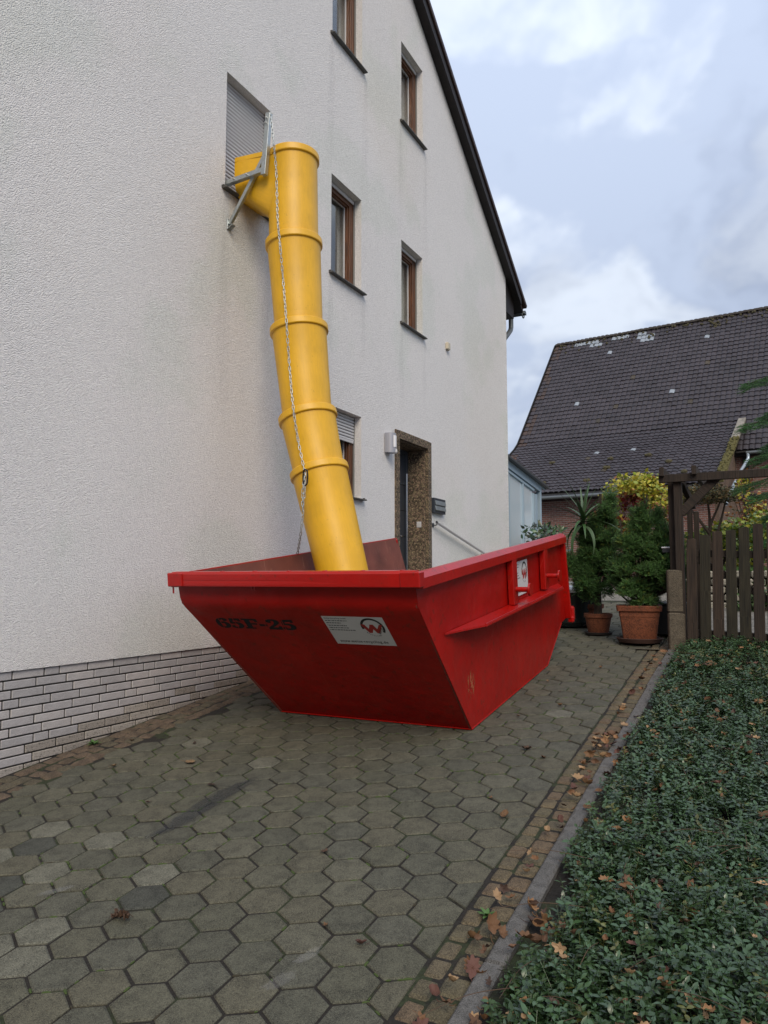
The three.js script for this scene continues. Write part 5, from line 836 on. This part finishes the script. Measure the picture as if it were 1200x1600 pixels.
// ------------------------------------------------------------------ planted bed of periwinkle right of the kerb, with fallen leaves
{
  const bedG = new THREE.PlaneGeometry(4.4, 7.6, 60, 90); bedG.rotateX(-Math.PI / 2); bedG.translate(-0.888 + 2.2, 0, -4.7);
  const hgt = (x, z) => groundY(z) + 0.035 + 0.085 * (fbm((x + 5) / 10, (z + 20) / 30, 30, 3, 401) - 0.5) + 0.03 * sstep(-0.88, -0.6, x);
  { const p = bedG.attributes.position; for (let i = 0; i < p.count; i++) p.setY(i, hgt(p.getX(i), p.getZ(i)) - 0.03); bedG.computeVertexNormals(); boxUV(bedG); }
  struct('bed_soil', bedG, MAT.soil);
  const q = rng(123), V = (a, b) => a + (b - a) * q();
  const spr = (n) => { const a = []; for (let i = 0; i < n; i++) { const t = i / n, y = 0.012 + 0.075 * t; for (const s of [0, Math.PI]) { const L = V(0.021, 0.033), g = leafGeo(L, L * V(0.44, 0.52), 0.45, 0.16, 3); g.rotateX(-V(0.0, 0.42) - 0.2 * t); g.rotateY(s + i * 1.45 + V(-0.3, 0.3)); g.translate(0.012 * t, y, 0.02 * t); a.push(g); } } a.push(taperTube([[0, 0, 0], [0.004, 0.04, 0.006], [0.012, 0.09, 0.02]], [0.0016, 0.0008], 3)); return merge(a); };
  const lm = phy([1, 1, 1], 0.30, { side: THREE.DoubleSide, ior: 1.5 });
  const mk = (n, geo) => { const items = []; while (items.length < n) { const z = -1.25 - 7.1 * q(), x = -0.845 + 3.6 * q(); const v = new THREE.Vector3(x, groundY(z), z).project(camera); if (v.x > 1.12 && x > 0.5) continue; if (v.y < -1.5) continue; const edge = sstep(-0.85, -0.74, x + 0.03 * Math.sin(z * 7)); if (q() > 0.35 + 0.65 * edge) continue; if (fbm((x + 5) / 10, (z + 14) / 20, 44, 3, 409) < 0.36 && q() < 0.75) continue; const b = V(0.55, 1.35), yl = q() < 0.05 ? 1 : 0, bl = q(); items.push([M4().compose(new THREE.Vector3(x, hgt(x, z) - 0.02 + 0.03 * q() * edge, z), new THREE.Quaternion().setFromEuler(new THREE.Euler(V(-0.45, 0.45), V(0, 6.28), V(-0.45, 0.45))), new THREE.Vector3(1, 1, 1).multiplyScalar(V(0.75, 1.2))), new THREE.Color().setRGB((0.038 + 0.06 * yl) * b, (0.076 + 0.03 * yl) * b, (0.027 + 0.006 * bl) * b)]); } return items; };
  const pw = struct('periwinkle_bed'); pw.userData.kind = 'stuff'; pw.userData.label = 'dense dark green periwinkle ground cover right of the kerb'; pw.userData.category = 'ground cover';
  for (const n of [4, 5, 6]) instanced(pw, 'periwinkle_sprigs', spr(n), lm, mk(4200, n));
  const tw = []; for (let i = 0; i < 120; i++) { const z = -1.4 - 6 * q(), x = -0.8 + 2.2 * q(), a = V(0, 6.28), L = V(0.15, 0.4), y = hgt(x, z) + 0.055; tw.push(taperTube([[x, y, z], [x + Math.cos(a) * L * 0.5, y + 0.025 - SL * Math.sin(a) * L * 0.5, z + Math.sin(a) * L * 0.5], [x + Math.cos(a) * L, y + 0.01 - SL * Math.sin(a) * L, z + Math.sin(a) * L]], [0.0018, 0.001], 3)); }
  part(pw, 'runners', merge(tw), std([0.09, 0.055, 0.035], 0.8));
  // fallen leaves: lobed blades, curled and dry
  const dry = (L, lobes, depth, curl, seed) => { const k = rng(seed), N = 30, P = [], I = [], U = []; for (let rI = 0; rI <= 3; rI++) for (let i = 0; i <= N; i++) { const a = i / N * 2 * Math.PI, lob = 1 - depth * (0.5 + 0.5 * Math.cos(a * lobes + 0.4)) - 0.06 * k(), el = 1 / Math.hypot(Math.cos(a) / 0.62, Math.sin(a)), r = L * 0.5 * el * lob * rI / 3; const x = r * Math.cos(a), z = r * Math.sin(a); P.push(x, curl * (x * x * 3.0 / L + z * z * 1.2 / L) + 0.05 * L * Math.sin(a * 3 + seed) * rI / 3 * curl + 0.004 * k(), z); U.push(x, z); }
    for (let rI = 0; rI < 3; rI++) for (let i = 0; i < N; i++) { const a = rI * (N + 1) + i, b = a + N + 1; I.push(a, a + 1, b, b, a + 1, b + 1); }
    const g = new THREE.BufferGeometry(); g.setAttribute('position', new THREE.Float32BufferAttribute(P, 3)); g.setAttribute('uv', new THREE.Float32BufferAttribute(U, 2)); g.setIndex(I); g.computeVertexNormals(); return merge([g, taperTube([[0, 0.002, L * 0.4], [0.004, 0.004, L * 0.62], [0.012, 0.012, L * 0.8]], [0.0016, 0.001], 3)]); };
  const G = [dry(0.085, 7, 0.25, 0.8, 1), dry(0.07, 5, 0.4, 0.5, 2), dry(0.075, 3, 0.15, 1.2, 3), dry(0.06, 0, 0, 0.9, 4), dry(0.09, 9, 0.35, 0.35, 5)];
  const lmat = [[0.15, 0.075, 0.034], [0.10, 0.052, 0.028], [0.20, 0.105, 0.046], [0.30, 0.195, 0.105], [0.055, 0.030, 0.021], [0.10, 0.042, 0.030]].map((c) => { const m = leafMat(c, 0.75); m.map = scaled(T.grit, 8); return m; });
  const lay = (parent, name, x, z, y, k, s, g) => { const m = part(parent, name, g ?? pick(G), lmat[k]); m.position.set(x, y, z); m.rotation.set(TH + rr(-0.25, 0.25), R() * 6.28, rr(-0.3, 0.3)); m.scale.setScalar(s); return m; };
  const crumple = merge([0, 1, 2, 3].map((i) => { const g = G[[2, 0, 2, 4][i]].clone(); const p = g.attributes.position; for (let k = 0; k < p.count; k++) { const x = p.getX(k), y = p.getY(k), z = p.getZ(k); p.setXYZ(k, x * 0.6 + 0.006 * Math.sin(z * 190 + i), y * 0.7 + 0.007 * Math.sin(x * 230 + i * 2) + 0.006 * Math.sin(z * 150), z * 0.9 + 0.005 * Math.sin(x * 160)); } g.computeVertexNormals(); return xf(g, (i - 1.5) * 0.018, 0.004 + 0.005 * (i % 2), (i - 1.5) * 0.012, 0.5 * Math.sin(i * 2), i * 1.3, 0.7 * Math.cos(i * 3)); }));
  const single = (label, x, z, k, s, gi, o = 0) => { const m = lay(scene, 'fallen_leaf', x, z, groundY(z) + 0.006 + o, k, s, G[gi]); m.userData = { label, category: 'fallen leaf' }; return m; };
  single('large crumpled brown leaf on the pale pavers at the lower left', -2.43, -2.40, 1, 0.9, 2, 0.006).geometry = crumple;
  single('dark red leaf flat on a paver near the bottom centre', -1.43, -2.61, 5, 0.75, 3);
  single('small brown leaf with long stalk above the dark red leaf', -1.62, -2.67, 2, 0.55, 1);
  single('small reddish leaf in front of the clinker plinth, left', -3.23, -3.37, 5, 0.6, 1);
  single('pale tan leaf near the wall cobbles left of the skip', -3.45, -3.97, 3, 1.1, 4);
  single('tan leaf lying on a paver beside the border cobbles, in front of the skip corner', -1.28, -3.86, 2, 1.0, 3);
  single('brown leaf on the pavers just right of the front corner of the skip', -1.46, -4.87, 1, 1.0, 0);
  single('small tan leaf on a paver close to the pale leaf by the border cobbles', -1.42, -4.06, 2, 0.5, 1);
  const G2 = 'scattered leaves on the pavers'; const spots = [[-1.72, -5.55], [-1.6, -6.3], [-1.5, -5.9], [-1.78, -6.6], [-3.05, -3.7], [-1.32, -4.75], [-1.24, -5.1], [-1.45, -7.2], [-3.9, -3.75], [-3.7, -4.3], [-4.2, -4.2], [-1.95, -3.2]];
  const where = ['nearest of the leaves along the base of the skip side', 'third leaf back along the base of the skip side', 'second leaf back along the base of the skip side', 'leaf touching the skip side near its back end', 'leaf on the dark pavers in front of the left end of the skip', 'leaf beside the border cobbles level with the skip corner', 'leaf at the edge of the border cobbles just behind the skip corner', 'leaf on the pavers short of the square planter', 'leaf beside the wall cobbles, nearest of three along the plinth', 'leaf beside the wall cobbles under the sloping skip front', 'leaf among the wall cobbles right at the clinker plinth', 'leaf on the open pavers midway between skip front and border cobbles'];
  spots.forEach(([x, z], i) => { const m = single('small dry ' + where[i], x, z, i % 5, 0.45 + 0.3 * R(), i % 5); m.userData.group = G2; });
  // drift of leaves along the kerb and among the periwinkle
  const kd = struct('leaf_litter'); kd.userData.kind = 'stuff'; kd.userData.label = 'brown autumn leaves drifted along the kerb and caught in the periwinkle'; kd.userData.category = 'leaf litter';
  const dr = []; const add = (x, z, y, s, tilt) => dr.push([M4().compose(new THREE.Vector3(x, y, z), new THREE.Quaternion().setFromEuler(new THREE.Euler(TH + rr(-tilt, tilt), R() * 6.28, rr(-tilt, tilt))), new THREE.Vector3(s, s, s)), pick(lmat).color.clone().multiplyScalar(rr(0.7, 1.25))]);
  for (let i = 0; i < 130; i++) { const z = -1.5 - 6.5 * R(), c = Math.pow(fbm(0.3, (z + 12) / 12, 24, 2, 55), 2) * 2.2; if (R() > c) { i -= 0.6; continue; } add((R() < 0.5 ? -1.0 : -0.85) + rr(-0.05, 0.06), z, groundY(z) + rr(0.02, 0.045), rr(0.5, 1.05), 0.7); }
  for (let i = 0; i < 44; i++) { const z = -1.75 - 1.3 * R(); add((R() < 0.5 ? -1.0 : -0.85) + rr(-0.04, 0.05), z, groundY(z) + rr(0.025, 0.055), rr(0.55, 1.1), 0.8); }
  for (let i = 0; i < 46; i++) { const z = -4.75 + rr(-0.5, 0.5); add((R() < 0.5 ? -1.02 : -0.84) + rr(-0.06, 0.05), z, groundY(z) + rr(0.02, 0.05), rr(0.5, 1.0), 0.7); }
  for (let i = 0; i < 1150; i++) { const z = -1.5 - 6.6 * R(), x = -0.78 + 2.4 * R(); if (fbm((x + 3) / 8, (z + 12) / 16, 14, 3, 57) < 0.42 && i % 3) continue; add(x, z, hgt(x, z) + rr(0.04, 0.07), rr(0.3, 0.9), 0.6); }
  const per = G.map(() => []); dr.forEach((d, i) => per[i % 5].push(d)); const wm = leafMat([1, 1, 1], 0.75);
  per.forEach((p, i) => instanced(kd, 'dry_leaves', G[i], wm, p));
  // little weeds between the stones
  const wd = (label, x, z, s) => { const o = thing('weed', label, 'weed', [x, groundY(z) + 0.002, z]); const g = leafGeo(0.05, 0.018, 0.5, 0.2, 4); part(o, 'leaves', merge([...Array(9)].map((_, i) => g.clone().rotateX(-0.35 - 0.06 * i).rotateY(i * 2.4))), leafMat([0.06, 0.13, 0.03], 0.6)); o.scale.setScalar(s); };
  wd('small green weed in the border cobbles beside the kerb', -1.06, -2.965, 0.9); wd('small tuft of weeds at the foot of the clinker plinth', -4.42, -4.05, 1.3);
}
renderer.render(scene, camera);
